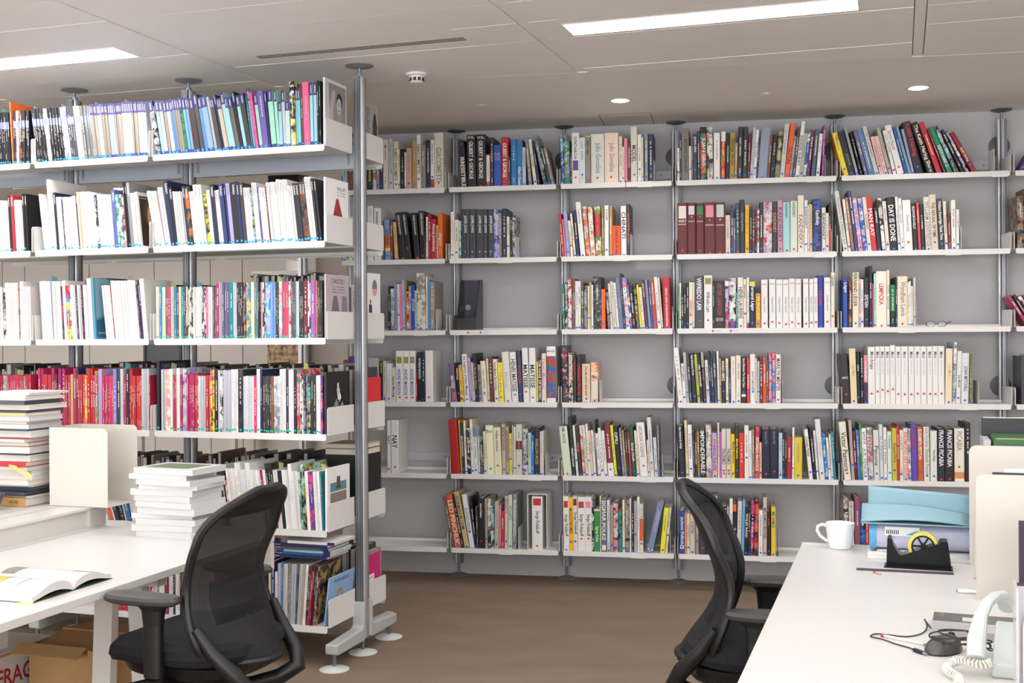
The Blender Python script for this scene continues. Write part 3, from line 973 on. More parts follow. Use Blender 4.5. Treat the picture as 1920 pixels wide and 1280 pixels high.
W[3, 5] = (1250, 760, 4.0, '''92 40 788 0 #1f4a9c;t w 835 1045 Jackson Pollock;d 1060;L w 1048 1074
134 14 810 0 #dd8a5c;d 1065
150 22 810 0 #e0c9a0;d 1065
174 36 820 0 #c8bfae;t d 870 960 PORTER;d 1098
212 30 800 0 T;d 1020
244 46 760 0 #3a3f52;r 1068
292 38 700 0 #2a3045
333 24 680 0 #5ab4d4
358 24 680 0 #dba8c4
384 24 740 0 *vkp
409 44 755 0 #2e1a1e;t w 770 1045 RICHARD PRINCE
455 10 760 0 i;d 1108
466 24 700 6 w;d 1108
492 28 740 4 k;b o 740 795;t w 920 1000 Marc Quinn;d 1022
522 32 720 12 #c9c9c8;d 1082
556 22 710 14 #6aa8c4;d 1105
580 24 760 12 k;t w 800 1000 WALID RAAD;d 1105
606 14 780 8 #1f2a24
622 28 730 12 *kPu
652 28 720 12 *kor;t p 830 920 Rauschenberg;d 1070
686 32 785 0 w;d 1105
720 28 690 4 #c9b8b0;t d 770 1000 MEL RAMOS HEROINES;d 1108
752 26 795 0 #2a2018;t o 850 900 MEL RAMOS;d 1090
782 34 760 2 #e2c23a;t d 795 915 MEL RAMOS;d 1115''')
W[4, 5] = (1540, 760, 4.0, '''172 36 690 -8 *Tki
210 36 720 -4 #d8d4cc;t k 725 900 ROBERT RAUSCHENBERG
250 40 690 0 #8a4a60;t w 790 900 ROBERT RAUSCHENBERG
292 36 760 0 *kbB;t w 800 900 LICHTENSTEIN
330 24 770 0 #c8282c
505 30 665 0 k
540 30 668 0 #3a3a3a
575 40 672 0 d''')
W[5, 0] = (1540, 180, 4.0, '''1480 34 520 40 #2a3a7a;r 540
1520 40 480 40 k
1570 40 500 30 g
1615 50 490 20 w
1680 60 480 10 i''')
W[5, 1] = (1540, 180, 4.0, '''1470 50 750 0 *hTk
1525 60 690 0 #7a5a3a
1590 60 760 0 g
1655 60 740 0 k''')
W[5, 2] = (1540, 480, 4.266, '''1640 34 330 -150 #a02a60
1680 34 320 -150 k
1720 34 330 -150 *kwr
1760 34 320 -150 r''')
W[5, 3] = (1540, 480, 4.266, '''1600 60 800 0 d
1665 60 780 0 i
1730 60 790 0 n''')
SPECIAL = {}
KINDS = [('auction_catalogue', 'auction catalogue')]*2+[('softcover_catalogue', 'softcover'), ('sale_catalogue', 'sale catalogue')]+[('catalogue', 'catalogue')]*2  # all taken for catalogues, named apart by shelf row only
RXB = [-2.246, -1.579, -.912, 0.0]
RBAY = ['rack bay past the narrow one', 'narrow rack bay', 'wide rack bay']
def rack_row(bay, row, zx, zy0, sc, txt, dot=None):
    Z = RROW[row]+TOPZ; Y = .012; items = []
    for ln in txt.strip().split('\n'):
        f = ln.split(); x0, x1, n, top, dx = map(float, f[:5]); n = int(n)
        for k in range(n):
            xa = x0+(x1-x0)*k/n; xb = x0+(x1-x0)*(k+1)/n
            u0 = zx+xa/sc; jit = random.uniform(-2, 4) if n > 1 else 0
            v = zy0+(top+jit)/sc
            X0, _ = on_rack(u0, v, Y); X1, _ = on_rack(zx+xb/sc, v, Y); _, zt = on_rack(u0+dx/sc, v, Y)
            dX = on_rack(u0+dx/sc, 500, Y)[0]-on_rack(u0, 500, Y)[0]; H = zt-Z; lean = math.atan2(dX, max(.05, H))
            col = f[5]
            if n > 1 and col[0] != '*':                    # small differences from copy to copy
                h = PAL.get(col, col).lstrip('#'); g = random.uniform(.9, 1.06); a = [int(h[i:i+2], 16) for i in (0, 2, 4)]
                col = '#'+''.join('%02x' % max(0, min(255, int(c*g*random.uniform(.97, 1.03)))) for c in a)
            items.append(dict(x=X0, w=max(.0022, (X1-X0)*math.cos(lean)*.985), h=min(.36, max(.1, H/math.cos(lean))), lean=lean, col=col, sty=f[6] if len(f) > 6 else '-'))
    if items[0]['x'] < RXB[bay]+.017: items[0]['x'] = RXB[bay]+.017
    lay(items, RXB[bay+1]-(.017 if bay < 2 else .048 if row == 5 else .034))
    for k, it in enumerate(items):
        h = it['h']; sp = dict(col=it['col'], bands=[], text=[], labels=[], dots=[], dash=True, meta=dict(place='rack', row=row, bay=bay, n=k))
        if it['sty'] == 'A': sp['bands'] = [('#7d84d6', h*.68, h*.81)]
        if it['sty'] == 'N': sp['bands'] = [('#332d72', h*.8, h), ('#3d3f8c', 0, h*.07)]
        if it['sty'] in ('N', 'A') and it['w'] > .006: sp['text'] = [('t', 'w', h*.96, h*.83, "Sotheby's")] if it['sty'] == 'N' else []
        if row == 1 and it['w'] > .008: sp['text'] = [('t', 'g' if sum(cols(it['col'])[0][:3]) > 1 else 'w', h*.96, h*.8, "Sotheby's")]
        if dot and random.random() < .7: sp['dots'] = [(dot, h*random.uniform(.03, .055))]
        special = len(it['sty']) == 2
        if special: sp['dash'] = False; sp['text'] = []; del sp['meta']
        ob = make_book('magazine' if special else KINDS[row][0], 'r', it['x'], Y+random.uniform(-.001, .006), Z+.0004, it['w'], h, min(.27, h*.78), it['lean'], sp, hard=False, cat=KINDS[row][1], white_pages=True)
        if special: SPECIAL[it['sty']] = (ob, it['w'])
    return items
RK = []
RK.append((0, 0, 0, 130, 5.333, M_CYAN, '''-40 96 9 430 -26 k A
112 126 1 325 -30 #d8622a
130 160 2 415 -10 k A
162 184 1 415 -10 l A
186 214 2 412 -6 *kor A
216 288 4 410 -8 k A'''))
RK.append((1, 0, 0, 130, 5.333, M_CYAN, '''356 470 8 395 -60 k A
470 508 2 395 -66 l A
510 640 9 385 -65 k A
640 700 2 380 -68 *vwu A
700 770 3 375 -68 d A
770 830 3 372 -68 w A
830 936 6 365 -64 #6a6a68 A
940 1000 4 350 -60 T N
1000 1040 2 350 -58 w N
1040 1100 4 345 -52 T N
1100 1162 3 345 -50 #8fa8d8 N
1165 1238 5 340 -45 T N
1240 1328 4 330 -40 #d8e0dc N
1330 1388 3 325 -35 T N
1390 1472 5 320 -35 #c8d4d0 N'''))
RK.append((2, 0, 270, 100, 4.085, M_CYAN, '''92 130 1 370 -72 *wgk N
134 158 1 365 -60 #8fb0b0 N
160 184 1 365 -55 l N
188 208 1 370 -52 T N
212 238 1 365 -55 c N
240 266 2 362 -56 #4a7fc0 N
268 316 3 350 -60 T N
318 342 1 345 -62 *eEe N
344 384 2 345 -66 #6a9ac8 N
386 398 1 350 -66 R N
400 434 1 355 -72 #3a3632 N
438 468 1 320 -80 #4a4644 N
470 494 1 345 -80 #5a88c0 N
498 540 1 338 -84 #88a8dc N
544 562 1 340 -84 #b0b0b0
566 602 2 350 -80 #4a4642 N
604 620 1 320 -82 n N
622 656 2 345 -74 #bdb0a0 N
660 688 1 305 -78 #9cc8c8 N
690 710 1 340 -74 s N
712 742 1 340 -74 #6a6660 N
746 766 1 295 -76 k N
770 794 1 325 -70 s N
798 828 1 310 -64 #3a3836 N
830 842 1 320 -50 #1f6a60
846 862 1 270 -56 #7a90c0 N
866 886 1 300 -54 #d84a8a
890 914 1 310 -50 m N
918 962 1 290 -46 #6a5aa8
966 982 1 295 -40 n N
986 1024 1 282 -38 #9fd4c0 N
1028 1048 1 280 -34 m N
1052 1074 1 375 -14 s N
1078 1098 1 285 -20 l N
1102 1134 1 370 -12 #b8d0d8 N
1138 1174 1 215 -18 *kyw
1178 1214 2 268 -12 #7ac0d0 N
1218 1232 1 230 -12 #6a3a3a
1236 1284 1 222 -16 #e0608c
1288 1310 1 225 -10 s N
1312 1336 1 220 -8 s N
1340 1364 2 208 -6 k'''))
RK.append((0, 1, 0, 320, 5.333, M_CYAN, '''-60 0 4 300 -25 w
2 95 6 300 -30 w
100 122 1 255 -60 #23252e
124 152 1 250 -62 #b03038
156 240 5 300 -58 w
244 284 2 235 -58 k'''))
RK.append((1, 1, 0, 320, 5.333, M_CYAN, '''440 474 2 235 -58 w
476 506 2 275 -52 w
508 540 1 90 -50 w
542 566 2 275 -52 w
568 590 1 225 -62 #20283a
592 640 3 265 -54 w
642 656 1 290 -58 n
658 740 5 265 -58 w
742 780 3 255 -62 #e8ddcc
782 800 1 230 -66 n
802 838 2 215 -62 #e0c8a8
840 925 4 215 -64 w
928 975 3 250 -56 w
978 998 1 250 -60 *nwk
1000 1080 4 240 -54 w
1082 1140 3 240 -56 w
1142 1176 1 200 -64 #5868a8
1178 1240 4 240 -54 *wes
1244 1264 1 240 -54 *Mwp
1268 1300 2 120 -62 k
1304 1336 1 120 -56 #8a8a88
1340 1384 2 225 -54 w
1386 1412 1 215 -54 #e9e6e0 P1'''))
RK.append((2, 1, 270, 310, 4.085, M_CYAN, '''88 160 3 200 -74 w
164 200 2 168 -66 w
204 234 1 120 -60 n
236 260 1 170 -55 k
262 330 6 200 -44 w
332 352 1 160 -48 #23273c
354 382 1 165 -52 *koe
384 418 2 200 -42 i
420 484 2 150 -52 w
486 512 1 220 -34 *yzk
514 542 2 190 -44 w
544 574 1 150 -46 #20263a
576 614 2 190 -42 w
616 648 1 145 -48 #2a3a6a
650 664 1 145 -48 #2a2f6a
666 694 1 140 -44 v
696 744 1 132 -36 k
746 764 1 135 -38 #1f2a5a
766 794 1 135 -42 d
796 844 2 170 -40 w
846 860 1 180 -36 *szk
862 904 2 135 -50 w
906 916 1 170 -44 u
918 968 2 170 -42 w
970 980 1 160 -40 R
982 1058 4 130 -44 w
1062 1148 4 110 -48 w
1150 1182 2 155 -44 w
1184 1232 2 140 -54 #1f2a34
1234 1280 2 130 -54 *khd
1282 1330 2 90 -54 w
1332 1366 2 100 -50 #23242c'''))
RK.append((0, 2, 0, 490, 5.333, None, '''-60 30 5 260 -14 w
32 54 1 255 -14 *kwg
56 186 7 215 -18 w
188 196 1 205 -16 *oTk
198 238 2 200 -12 w
240 304 3 250 -14 w'''))
RK.append((1, 2, 0, 490, 5.333, None, '''416 520 5 200 -30 w
522 532 1 205 -30 #7a90b0
534 618 5 200 -26 w
620 634 1 250 -26 *Mnu
636 664 1 192 -26 w
666 704 1 240 -30 *ryB
706 720 1 240 -32 *kwM
722 770 3 240 -34 w
772 790 1 240 -36 d
792 828 2 235 -36 #dfe6ea
830 846 1 235 -36 *Rkn
848 884 2 235 -38 w
886 932 2 172 -42 w
934 960 1 172 -44 #5a93ac P2
1062 1136 4 240 -48 w
1138 1148 1 240 -50 M
1150 1298 8 195 -50 w
1300 1386 5 190 -48 w
1388 1402 1 235 -48 *nuM
1404 1430 1 185 -50 #23283a
1432 1476 2 172 -46 w'''))
RK.append((2, 2, 270, 480, 4.085, M_TEAL, '''80 104 2 235 0 c
106 124 1 235 0 #2a8ab0
126 154 3 235 0 #e0dac6
156 176 1 235 0 #6a6058
178 200 1 235 0 #b83a68
202 224 3 235 0 c
226 244 1 235 0 #2a7ea0
246 262 1 235 0 #4a4a50
264 284 3 235 0 c
286 300 1 235 0 t
302 324 2 235 0 #3a4058
326 374 5 235 0 *cki
376 440 7 235 0 #dfe0d4
442 474 4 235 0 *lni
476 496 1 235 0 #e0608a
498 524 3 235 0 w
526 558 4 235 0 #6a6068
562 584 1 205 -14 #a82a60
588 606 2 202 -22 l
608 642 2 202 -25 #6a5a88
644 662 1 202 -25 #4a5a68
664 698 1 202 -25 #1f7a88
700 722 2 202 -25 l
724 780 5 202 -24 #26262c
782 800 2 202 -22 *pkh
802 830 4 202 -22 *ytB
832 860 2 200 -22 c
862 890 2 200 -22 #5a8088
892 912 2 200 -20 k
914 928 1 200 -20 #d0988a
930 950 2 200 -22 *wnk
952 992 1 198 -24 *Bvs
994 1030 2 198 -24 #6a90c8
1032 1058 3 198 -24 #2a2a30
1060 1084 1 196 -24 *wps
1086 1130 2 196 -22 #d8406a
1132 1150 1 194 -22 *Mwp
1152 1184 3 194 -22 #5a544e
1186 1214 2 192 -22 #b8ccd8
1216 1248 3 192 -22 k
1250 1284 1 190 -22 #6a2430
1286 1308 2 188 -20 *kwr
1310 1342 1 186 -18 #9a5ab0
1344 1356 1 186 -16 #d86a5a
1358 1394 4 185 -14 #3a3a38'''))
RK.append((0, 3, 0, 650, 5.333, None, '''-60 30 6 285 0 #b02a44
34 72 1 285 0 *gTm
76 218 11 285 0 #b83050
220 244 1 290 0 *TMh
246 298 4 280 0 #b52a45'''))
RK.append((1, 3, 0, 650, 5.333, M_TEAL, '''340 384 2 215 0 #a82a50
386 468 4 275 0 #b8303a
470 498 1 215 0 #9a2450
500 548 3 280 0 *MkM
550 604 2 215 0 #962860
606 668 4 280 0 #a82a3a
670 694 1 275 0 #c8a070
696 724 1 215 0 #b02a40
726 748 1 215 0 #2a2a4a
750 818 3 275 0 #b8303c
820 844 1 285 0 *oyu
846 898 2 215 0 #b8242c
900 924 1 285 0 #b02a3a
926 958 1 240 0 *gzr
960 1000 2 220 0 #a890b8
1002 1112 6 285 0 #c02a58
1114 1148 1 220 0 #7a80b8
1150 1184 1 222 0 #34393c
1186 1214 1 222 0 l
1216 1248 2 285 0 #b02a50
1250 1278 1 222 0 k
1280 1314 2 222 0 #b8242c
1316 1406 5 290 0 #c0302c
1408 1478 3 220 0 #b0b4b8
1480 1494 1 285 0 #b02a40'''))
RK.append((2, 3, 270, 640, 4.085, M_TEAL, '''96 118 1 150 0 #15152a P3
132 146 1 215 0 l
148 164 1 215 0 #b8bcc0
166 200 1 212 0 *pOw
202 220 1 210 0 w
222 250 2 255 0 #b03048
252 276 1 205 0 w
278 294 1 255 0 #a82a40
296 330 1 210 0 *vlu
332 390 4 252 0 #b82a60
392 410 1 250 0 #c0303c
412 424 1 262 0 *rHw
426 478 3 265 0 l
480 504 1 265 0 #c02a3c
506 516 1 260 0 z
518 546 2 215 0 *yPk
548 574 1 215 0 k
576 592 1 220 0 l
594 614 1 222 0 *kwl
616 678 3 222 0 #b8bcc2
680 734 3 215 0 w
736 774 1 215 0 *kdn
778 858 4 265 0 #c4c6cc
860 880 1 265 0 #d82a50
882 908 1 212 0 #dfe2e6
910 928 1 215 0 n
930 994 4 265 0 #3a3230
996 1014 1 265 0 h
1016 1064 2 265 0 *lgw
1066 1112 2 212 0 w
1114 1134 1 215 0 #2a3040
1136 1174 2 215 0 w
1176 1194 1 215 0 #20222c
1196 1224 1 215 0 *pre
1226 1248 2 260 0 *wkw
1250 1284 2 260 0 *ngk
1286 1308 1 262 0 *tkH
1310 1348 2 262 0 k
1350 1384 2 262 0 w
1386 1400 1 262 0 *uPn'''))
RK.append((1, 4, 0, 720, 4.267, None, '''830 862 2 900 -50 w
864 880 1 910 -50 #a09088
882 906 1 920 -46 #e0552a
910 922 1 925 -44 i
924 956 1 925 -44 n
960 1000 1 930 -40 k
1004 1012 1 930 -36 i
1014 1050 1 930 -34 #2a6a9a
1054 1110 3 925 -30 w
1112 1170 3 920 -30 i'''))
RK.append((2, 4, 390, 810, 5.486, None, '''90 140 2 360 -70 w
145 225 2 400 -70 #3a3a3c
228 246 1 500 -60 *owi
250 346 5 375 -70 w
350 402 2 315 -72 w
404 450 2 385 -68 w
452 505 1 320 -70 w
508 610 5 390 -70 w
612 634 1 390 -70 M
636 668 1 390 -70 w
670 745 3 325 -72 *kdk
748 790 2 390 -62 w
792 826 1 400 -58 #25262e
828 886 4 390 -52 w
888 924 1 330 -48 w
926 986 3 400 -42 w
988 1012 1 410 -38 *emg
1014 1050 1 335 -36 *mzk
1054 1088 2 405 -32 w
1090 1142 1 410 -32 *PuP
1146 1206 3 410 -30 w
1208 1222 1 410 -28 #3a8090'''))
RK.append((2, 5, 470, 980, 4.267, None, '''-734 -690 3 380 0 w
-686 -660 2 350 0 *MkP
-656 -620 4 380 0 w
-616 -600 1 360 0 n
-596 -560 3 370 0 w
-556 -530 2 360 0 k
-526 -400 4 370 0 w
-390 -260 4 360 0 i
-250 -150 3 370 0 #b0301c
-140 -60 3 370 0 *kdo
-50 30 3 340 0 #b0301c
38 104 1 330 0 #17171a
108 158 1 325 0 #7a3a8a
162 208 1 305 0 k J
212 232 2 400 0 i
236 262 1 310 6 #2a3050
264 284 1 400 4 w
288 316 2 330 6 #a8a8b8
318 330 1 320 8 #3a7aa8
332 372 2 330 10 #c4c0b4
376 402 2 335 14 #8a8a88
404 436 2 335 18 l
440 452 1 420 22 #2a4a80
454 500 3 335 30 #b0aca0
504 526 1 340 34 w
530 548 2 350 36 *hkT
550 566 1 400 36 #c02a4a
568 594 2 350 40 #5a2040
596 616 2 360 40 *kHd'''))
RK.append((1, 5, 470, 980, 4.267, None, '''-1080 -960 7 380 0 #b02a40
-956 -900 3 380 0 w
-896 -840 4 370 0 #b8303c
-836 -790 3 370 0 #a82a50'''))
# rack's far side: its fore edges face us; joined as they show only as slivers

# ------------------------------------------------------------------ the room
wl = mat('wall_paint', '#b5b4b5', .8, noise=.03, nscale=6, bump=.06, bscale=500)
wc = mat('cream_paint', '#d8cfc4', .8, noise=.03, nscale=5)
cm = mat('ceiling_metal', '#f4f1ed', .5, noise=.02, nscale=3)
cs = mat('soffit_plaster', '#efebe6', .7, noise=.02, nscale=3)
gapm = mat('shadow_gap', '#8d857d', .8)
def carpet():
    m = bpy.data.materials.new('brown_carpet'); m.use_nodes = True; nt = m.node_tree; b = nt.nodes['Principled BSDF']; b.inputs['Roughness'].default_value = .95
    b.inputs['Specular IOR Level'].default_value = .1
    tc = nt.nodes.new('ShaderNodeTexCoord'); prev = None
    mp = nt.nodes.new('ShaderNodeMapping'); mp.inputs['Scale'].default_value = (1, 2.2, 1); nt.links.new(tc.outputs['Object'], mp.inputs['Vector'])
    n1 = nt.nodes.new('ShaderNodeTexNoise'); n1.inputs['Scale'].default_value = 2.2; n1.inputs['Detail'].default_value = 6; nt.links.new(mp.outputs[0], n1.inputs['Vector'])
    n2 = nt.nodes.new('ShaderNodeTexNoise'); n2.inputs['Scale'].default_value = 420; nt.links.new(tc.outputs['Object'], n2.inputs['Vector'])
    r1 = nt.nodes.new('ShaderNodeValToRGB'); r1.color_ramp.elements[0].color = lin('#7d6d5d'); r1.color_ramp.elements[1].color = lin('#8f7d6b'); r1.color_ramp.elements[0].position = .2; r1.color_ramp.elements[1].position = .85
    nt.links.new(n1.outputs['Fac'], r1.inputs[0])
    mx = nt.nodes.new('ShaderNodeMix'); mx.data_type = 'RGBA'; mx.blend_type = 'OVERLAY'; mx.inputs[0].default_value = .35
    nt.links.new(r1.outputs[0], mx.inputs[6]); nt.links.new(n2.outputs['Fac'], mx.inputs[7]); nt.links.new(mx.outputs[2], b.inputs['Base Color'])
    bp = nt.nodes.new('ShaderNodeBump'); bp.inputs['Strength'].default_value = .5; bp.inputs['Distance'].default_value = .004
    nt.links.new(n2.outputs['Fac'], bp.inputs['Height']); nt.links.new(bp.outputs[0], b.inputs['Normal'])
    return m
tag(MB().box(-9, 8, -9.1, 6, -.06, 0).build('floor', carpet()), kind='structure')
WALLY = .30
tag(MB().box(-.72, 7.9, WALLY, WALLY+.12, 0, CEIL+.02).build('wall_back', wl), kind='structure')
tag(MB().box(-8.9, -.72, 3.7, 3.82, 0, CEIL+.02).build('wall_far', wc), kind='structure')
tag(MB().box(-.72, -.62, WALLY+.12, 3.7, 0, CEIL+.02).build('wall_return', wc), kind='structure')
tag(MB().box(-9, -8.9, -9, 3.82, 0, CEIL+.02).build('wall_left', wc), kind='structure')
tag(MB().box(7.9, 8, -9, WALLY+.12, 0, CEIL+.02).build('wall_right', wc), kind='structure')
m = MB(); m.box(-9, 8, -8.3, -8.2, 0, .5); m.box(-9, 8, -8.3, -8.2, 2.66, CEIL+.02)
for a in range(8): m.box(-9+2.4*a, -8.8+2.4*a, -8.3, -8.2, .5, 2.66)
tag(m.build('wall_behind', wc), kind='structure')
for a in range(7):                         # made-up glazing out of view, added to brighten the room with daylight
    t = empty('window_%d' % (a+1), (-8.8+2.4*a, -8.26, .5)); f = MB(); f.box(0, .05, 0, .05, 0, 2.16); f.box(2.15, 2.2, 0, .05, 0, 2.16); f.box(.05, 2.15, 0, .05, 0, .05); f.box(.05, 2.15, 0, .05, 2.11, 2.16); f.box(1.08, 1.12, 0, .05, .05, 2.11)
    f.build('window_frame', mat('window_white', '#e4e2de', .4), t); tag(t, kind='structure')
# ceiling: plaster slab with a plain soffit by the wall, metal planks hung a few millimetres proud of it
ce = tag(MB().box(-9, 8, -9.1, 6, CEIL+.012, CEIL+.1).build('ceiling', gapm), kind='structure')
tag(MB().box(-9, 8, -1.17, 3.9, CEIL, CEIL+.011).build('ceiling_soffit', cs), kind='structure')
SOFF = -1.172
def clip_plank(x0, x1, y0, y1):           # plank in rack axes, cut where the plain soffit begins; returns world polygon
    P = [R(a, b) for a, b in ((x0, y0), (x1, y0), (x1, y1), (x0, y1))]; out = []
    for a, b in zip(P, P[1:]+P[:1]):
        ia, ib = a.y < SOFF, b.y < SOFF
        if ia: out.append((a.x, a.y))
        if ia != ib:
            t = (SOFF-a.y)/(b.y-a.y); out.append((a.x+(b.x-a.x)*t, SOFF))
    return out
LIGHTS = [(1.095, 2.245, -.07, .105), (-1.98, -.83, -.365, -.185)]
for bx, by in ((1.095, -2.1), (-1.98, -2.39), (-.45, -1.23), (2.62, -1.23), (-.45, -3.2), (2.62, -3.2), (1.095, -4.2), (-1.98, -4.4), (-5.05, -.365), (4.1, -.07), (4.1, -2.1), (-5.05, -2.39), (-.45, -5.4), (2.62, -5.4), (-3.5, -1.23), (-3.5, -3.2), (-3.5, 1.55), (-5.05, 2.0)):  # unseen panels carry the grid on; the far-room ones are added for brightness
    k = round((by+.15)/.29); LIGHTS.append((bx, bx+1.15, k*.29-.09, k*.29+.09))
def blocked(x0, x1, y0, y1):
    return [l for l in LIGHTS+[VENT] if l[0] < x1 and l[1] > x0 and l[2] < y1-.002 and l[3] > y0+.002]
VENT = (-.35, .65, -.02, .044)
emis = mat('light_diffuser', '#fbfaff', .5, emit=PANEL_POWER)
rim = mat('light_rim', '#e9e6e2', .4)
for i in range(-4, 4):
    xa = .975+1.52*i; xb = xa+1.47
    for j in range(-18, 9):
        ya = .14+.29*j+.002; yb = ya+.286
        L = blocked(xa, xb, ya, yb)
        cells = [(xa, xb, ya, yb)]
        for l in L: cells = [(xa, l[0], ya, yb), (l[1], xb, ya, yb), (max(xa, l[0]), min(xb, l[1]), ya, l[2]), (max(xa, l[0]), min(xb, l[1]), l[3], yb)]
        m = MB(); ok = False
        for c in cells:
            if c[1]-c[0] < .01 or c[3]-c[2] < .005: continue
            P = clip_plank(*c)
            if len(P) >= 3: m.prism(P, 'z', CEIL+random.uniform(-.001, .001), CEIL+.0115); ok = True
        if ok: m.build('ceiling_panel', cm, ce)
for i in range(-4, 5):                     # flat joint strips between the plank fields
    xa = .975+1.52*i
    P = clip_plank(xa-.046, xa-.004, -5.2, 2.6)
    if len(P) >= 3: MB().prism(P, 'z', CEIL+.004, CEIL+.0118).build('joint_strip', cm, ce)
for n, l in enumerate(LIGHTS):
    if R((l[0]+l[1])/2, (l[2]+l[3])/2).y > SOFF and n > 1 and l[0] > -3: continue
    t = empty('ceiling_light', R(l[0], l[2], CEIL), ALPHA)
    lx, ly = l[1]-l[0], l[3]-l[2]
    MB().box(.004, lx-.004, .004, ly-.004, -.001, .006).build('diffuser', emis, t)
    m = MB(); m.box(-.002, lx+.002, -.002, .004, -.003, .008); m.box(-.002, lx+.002, ly-.004, ly+.002, -.003, .008); m.box(-.002, .004, .004, ly-.004, -.003, .008); m.box(lx-.004, lx+.002, .004, ly-.004, -.003, .008)
    m.build('trim_frame', rim, t)
    tag(t, 'long white fluorescent panel recessed into the ceiling planks'+(' over the floor by the wall shelves' if n == 0 else ' above the freestanding rack' if n == 1 else ''), 'ceiling light', 'recessed ceiling light panels')
v = empty('air_vent', R(VENT[0], VENT[2], CEIL), ALPHA)
dk = mat('vent_dark', '#3c3834', .8); MB().box(0, 1.0, 0, .064, 0, .009).build('face_plate', cm, v)
for k in range(3): MB().box(.004, .996, .008+.0185*k, .016+.0185*k, -.0008, .002).build('slot', dk, v)
tag(v, 'narrow slotted air vent let into the ceiling planks', 'vent')
# smoke detector
sp = on_z(781, 138, CEIL); sd = empty('smoke_detector', sp)
wp = mat('white_plastic', '#e8e6e2', .4)
MB().lathe([(.052, .0), (.052, -.010), (.047, -.014)], seg=28).build('base', wp, sd, True)
MB().lathe([(.036, -.013), (.036, -.03), (.031, -.042), (.022, -.047)], seg=28).build('sensor_head', wp, sd, True)
for k in range(10):
    a = 2*math.pi*k/10; m = MB(); m.box(-.007, .007, .0335, .0366, -.038, -.022); o = m.build('slot', dk, sd); o.rotation_euler = (0, 0, a)
tag(sd, 'white round smoke detector on the ceiling', 'smoke detector')
# downlights in the soffit, each with its own lamp
down = mat('downlight_lens', '#ffffff', .5, emit=30)
for k, (x, y) in enumerate(((1.073, -.48), (2.598, -.48), (4.12, -.48), (5.64, -.48), (-1.6, 2.35), (-3.4, 2.35), (-5.2, 2.35), (-2.4, .7), (-4.4, .7))):  # some of the far-room downlights are added there for brightness
    d = empty('downlight', (x, y, CEIL))
    MB().lathe([(.058, -.004), (.05, -.006), (.046, .0)], seg=28).build('bezel', wp, d, True)
    MB().lathe([(.042, -.007), (.030, -.010)], seg=24).build('lens', down, d, True)
    ld = bpy.data.lights.new('lamp', 'SPOT'); ld.energy = DOWN_POWER; ld.spot_size = math.radians(125); ld.spot_blend = .9; ld.shadow_soft_size = .04; ld.color = (1, .97, .95)
    lo = bpy.data.objects.new('lamp', ld); COL.objects.link(lo); lo.parent = d; lo.location = (0, 0, -.02)
    tag(d, 'small round downlight in the soffit in front of the '+('maroon box set bay' if k == 1 else 'file holder bays' if k == 0 else 'wall shelves') if k < 4 else 'small round downlight in the far part of the room', 'downlight', 'downlights in the soffit')
for k, (u, vv) in enumerate(((1437, 175), (904, 197))):
    p = on_z(u, vv, CEIL); q = empty('sprinkler_plate', p); MB().lathe([(.03, -.001), (.028, -.003), (.02, -.0035)], seg=20).build('cover', cs, q, True)
    MB().lathe([(.014, -.0035), (.012, -.006)], seg=12).build('centre_cap', cs, q, True)
    tag(q, 'flat round sprinkler cover plate in the plain soffit', 'cover plate', 'sprinkler cover plates')
q = on_z(1122, 215, CEIL); q2 = on_z(1219, 211, CEIL)
m = MB()
for a in (q.x, q2.x): m.box(a-.002, a+.002, q.y, .29, CEIL-.0012, CEIL-.0002)
m.box(q.x, q2.x, q.y-.002, q.y+.002, CEIL-.0012, CEIL-.0002)
tag(m.build('access_hatch', gapm), 'outline of a flush access hatch in the soffit beside the wall', 'hatch')

# ------------------------------------------------------------------ shelving
def shelf(fr, x0, x1, y, z, depth, bh, flip=False, label='', group='', cat='shelf'):
    """metal tray with a rounded front lip, rear upstand and two end brackets; origin at the lip's left underside"""
    L = x1-x0; org, ang = FRAMES[fr]
    t = empty('metal_shelf', place(fr, x0 if not flip else x1, y, z), ang+(math.pi if flip else 0))
    m = MB(); m.prism(rrect(0, L, 0, .029, .009, 4, 'ab'), 'y', 0, .0022)
    tr = m.build('front_lip', M_SHELF, t, True)
    m = MB(); m.box(.001, L-.001, .0022, depth, .0235, .0262); m.box(.001, L-.001, depth-.002, depth, .0262, .042); m.box(.03, L-.03, .0022, .03, .004, .006)
    m.build('tray', M_SHELF, t)
    for xx in (-.0065, L+.004):
        m = MB(); m.prism(rrect(.004, depth+.008, .0225, .0225+bh, .014, 4, 'd'), 'x', xx, xx+.0025); m.build('end_bracket', M_SHELF, t)
    SHELVES[fr, round(x0, 2), round(z, 2)] = t
    return tag(t, label, cat, group)
SHELVES = {}
for b in range(6):
    for r in range(6):
        sh = shelf('w', WX[b]+.014, WX[b+1]-.014, 0, WROW[r], .225, .098,
              label='white metal wall shelf, %s in the %s' % (ORD[r], BAYS[b]), group='white wall shelves')
        if r == 2 and b in (1, 3):         # small key to the dot stickers on the lip
            for xx, mm in ((.11, M_RED), (.185, M_BLUE)) if b == 1 else ((.2, M_RED), (.3, M_BLUE)):
                child('dot_sticker', _disc, sh, mm, loc=(xx, -.0004, .014), scale=(.0062, 1, .0062)); child('small_print', DASH[2], sh, flat('#b9b4b0'), mtx=axes((1, 0, 0), (0, 0, 1), (xx+.03, -.0004, .014), .036, .004))
RDEP = .258; RPOST = .3055
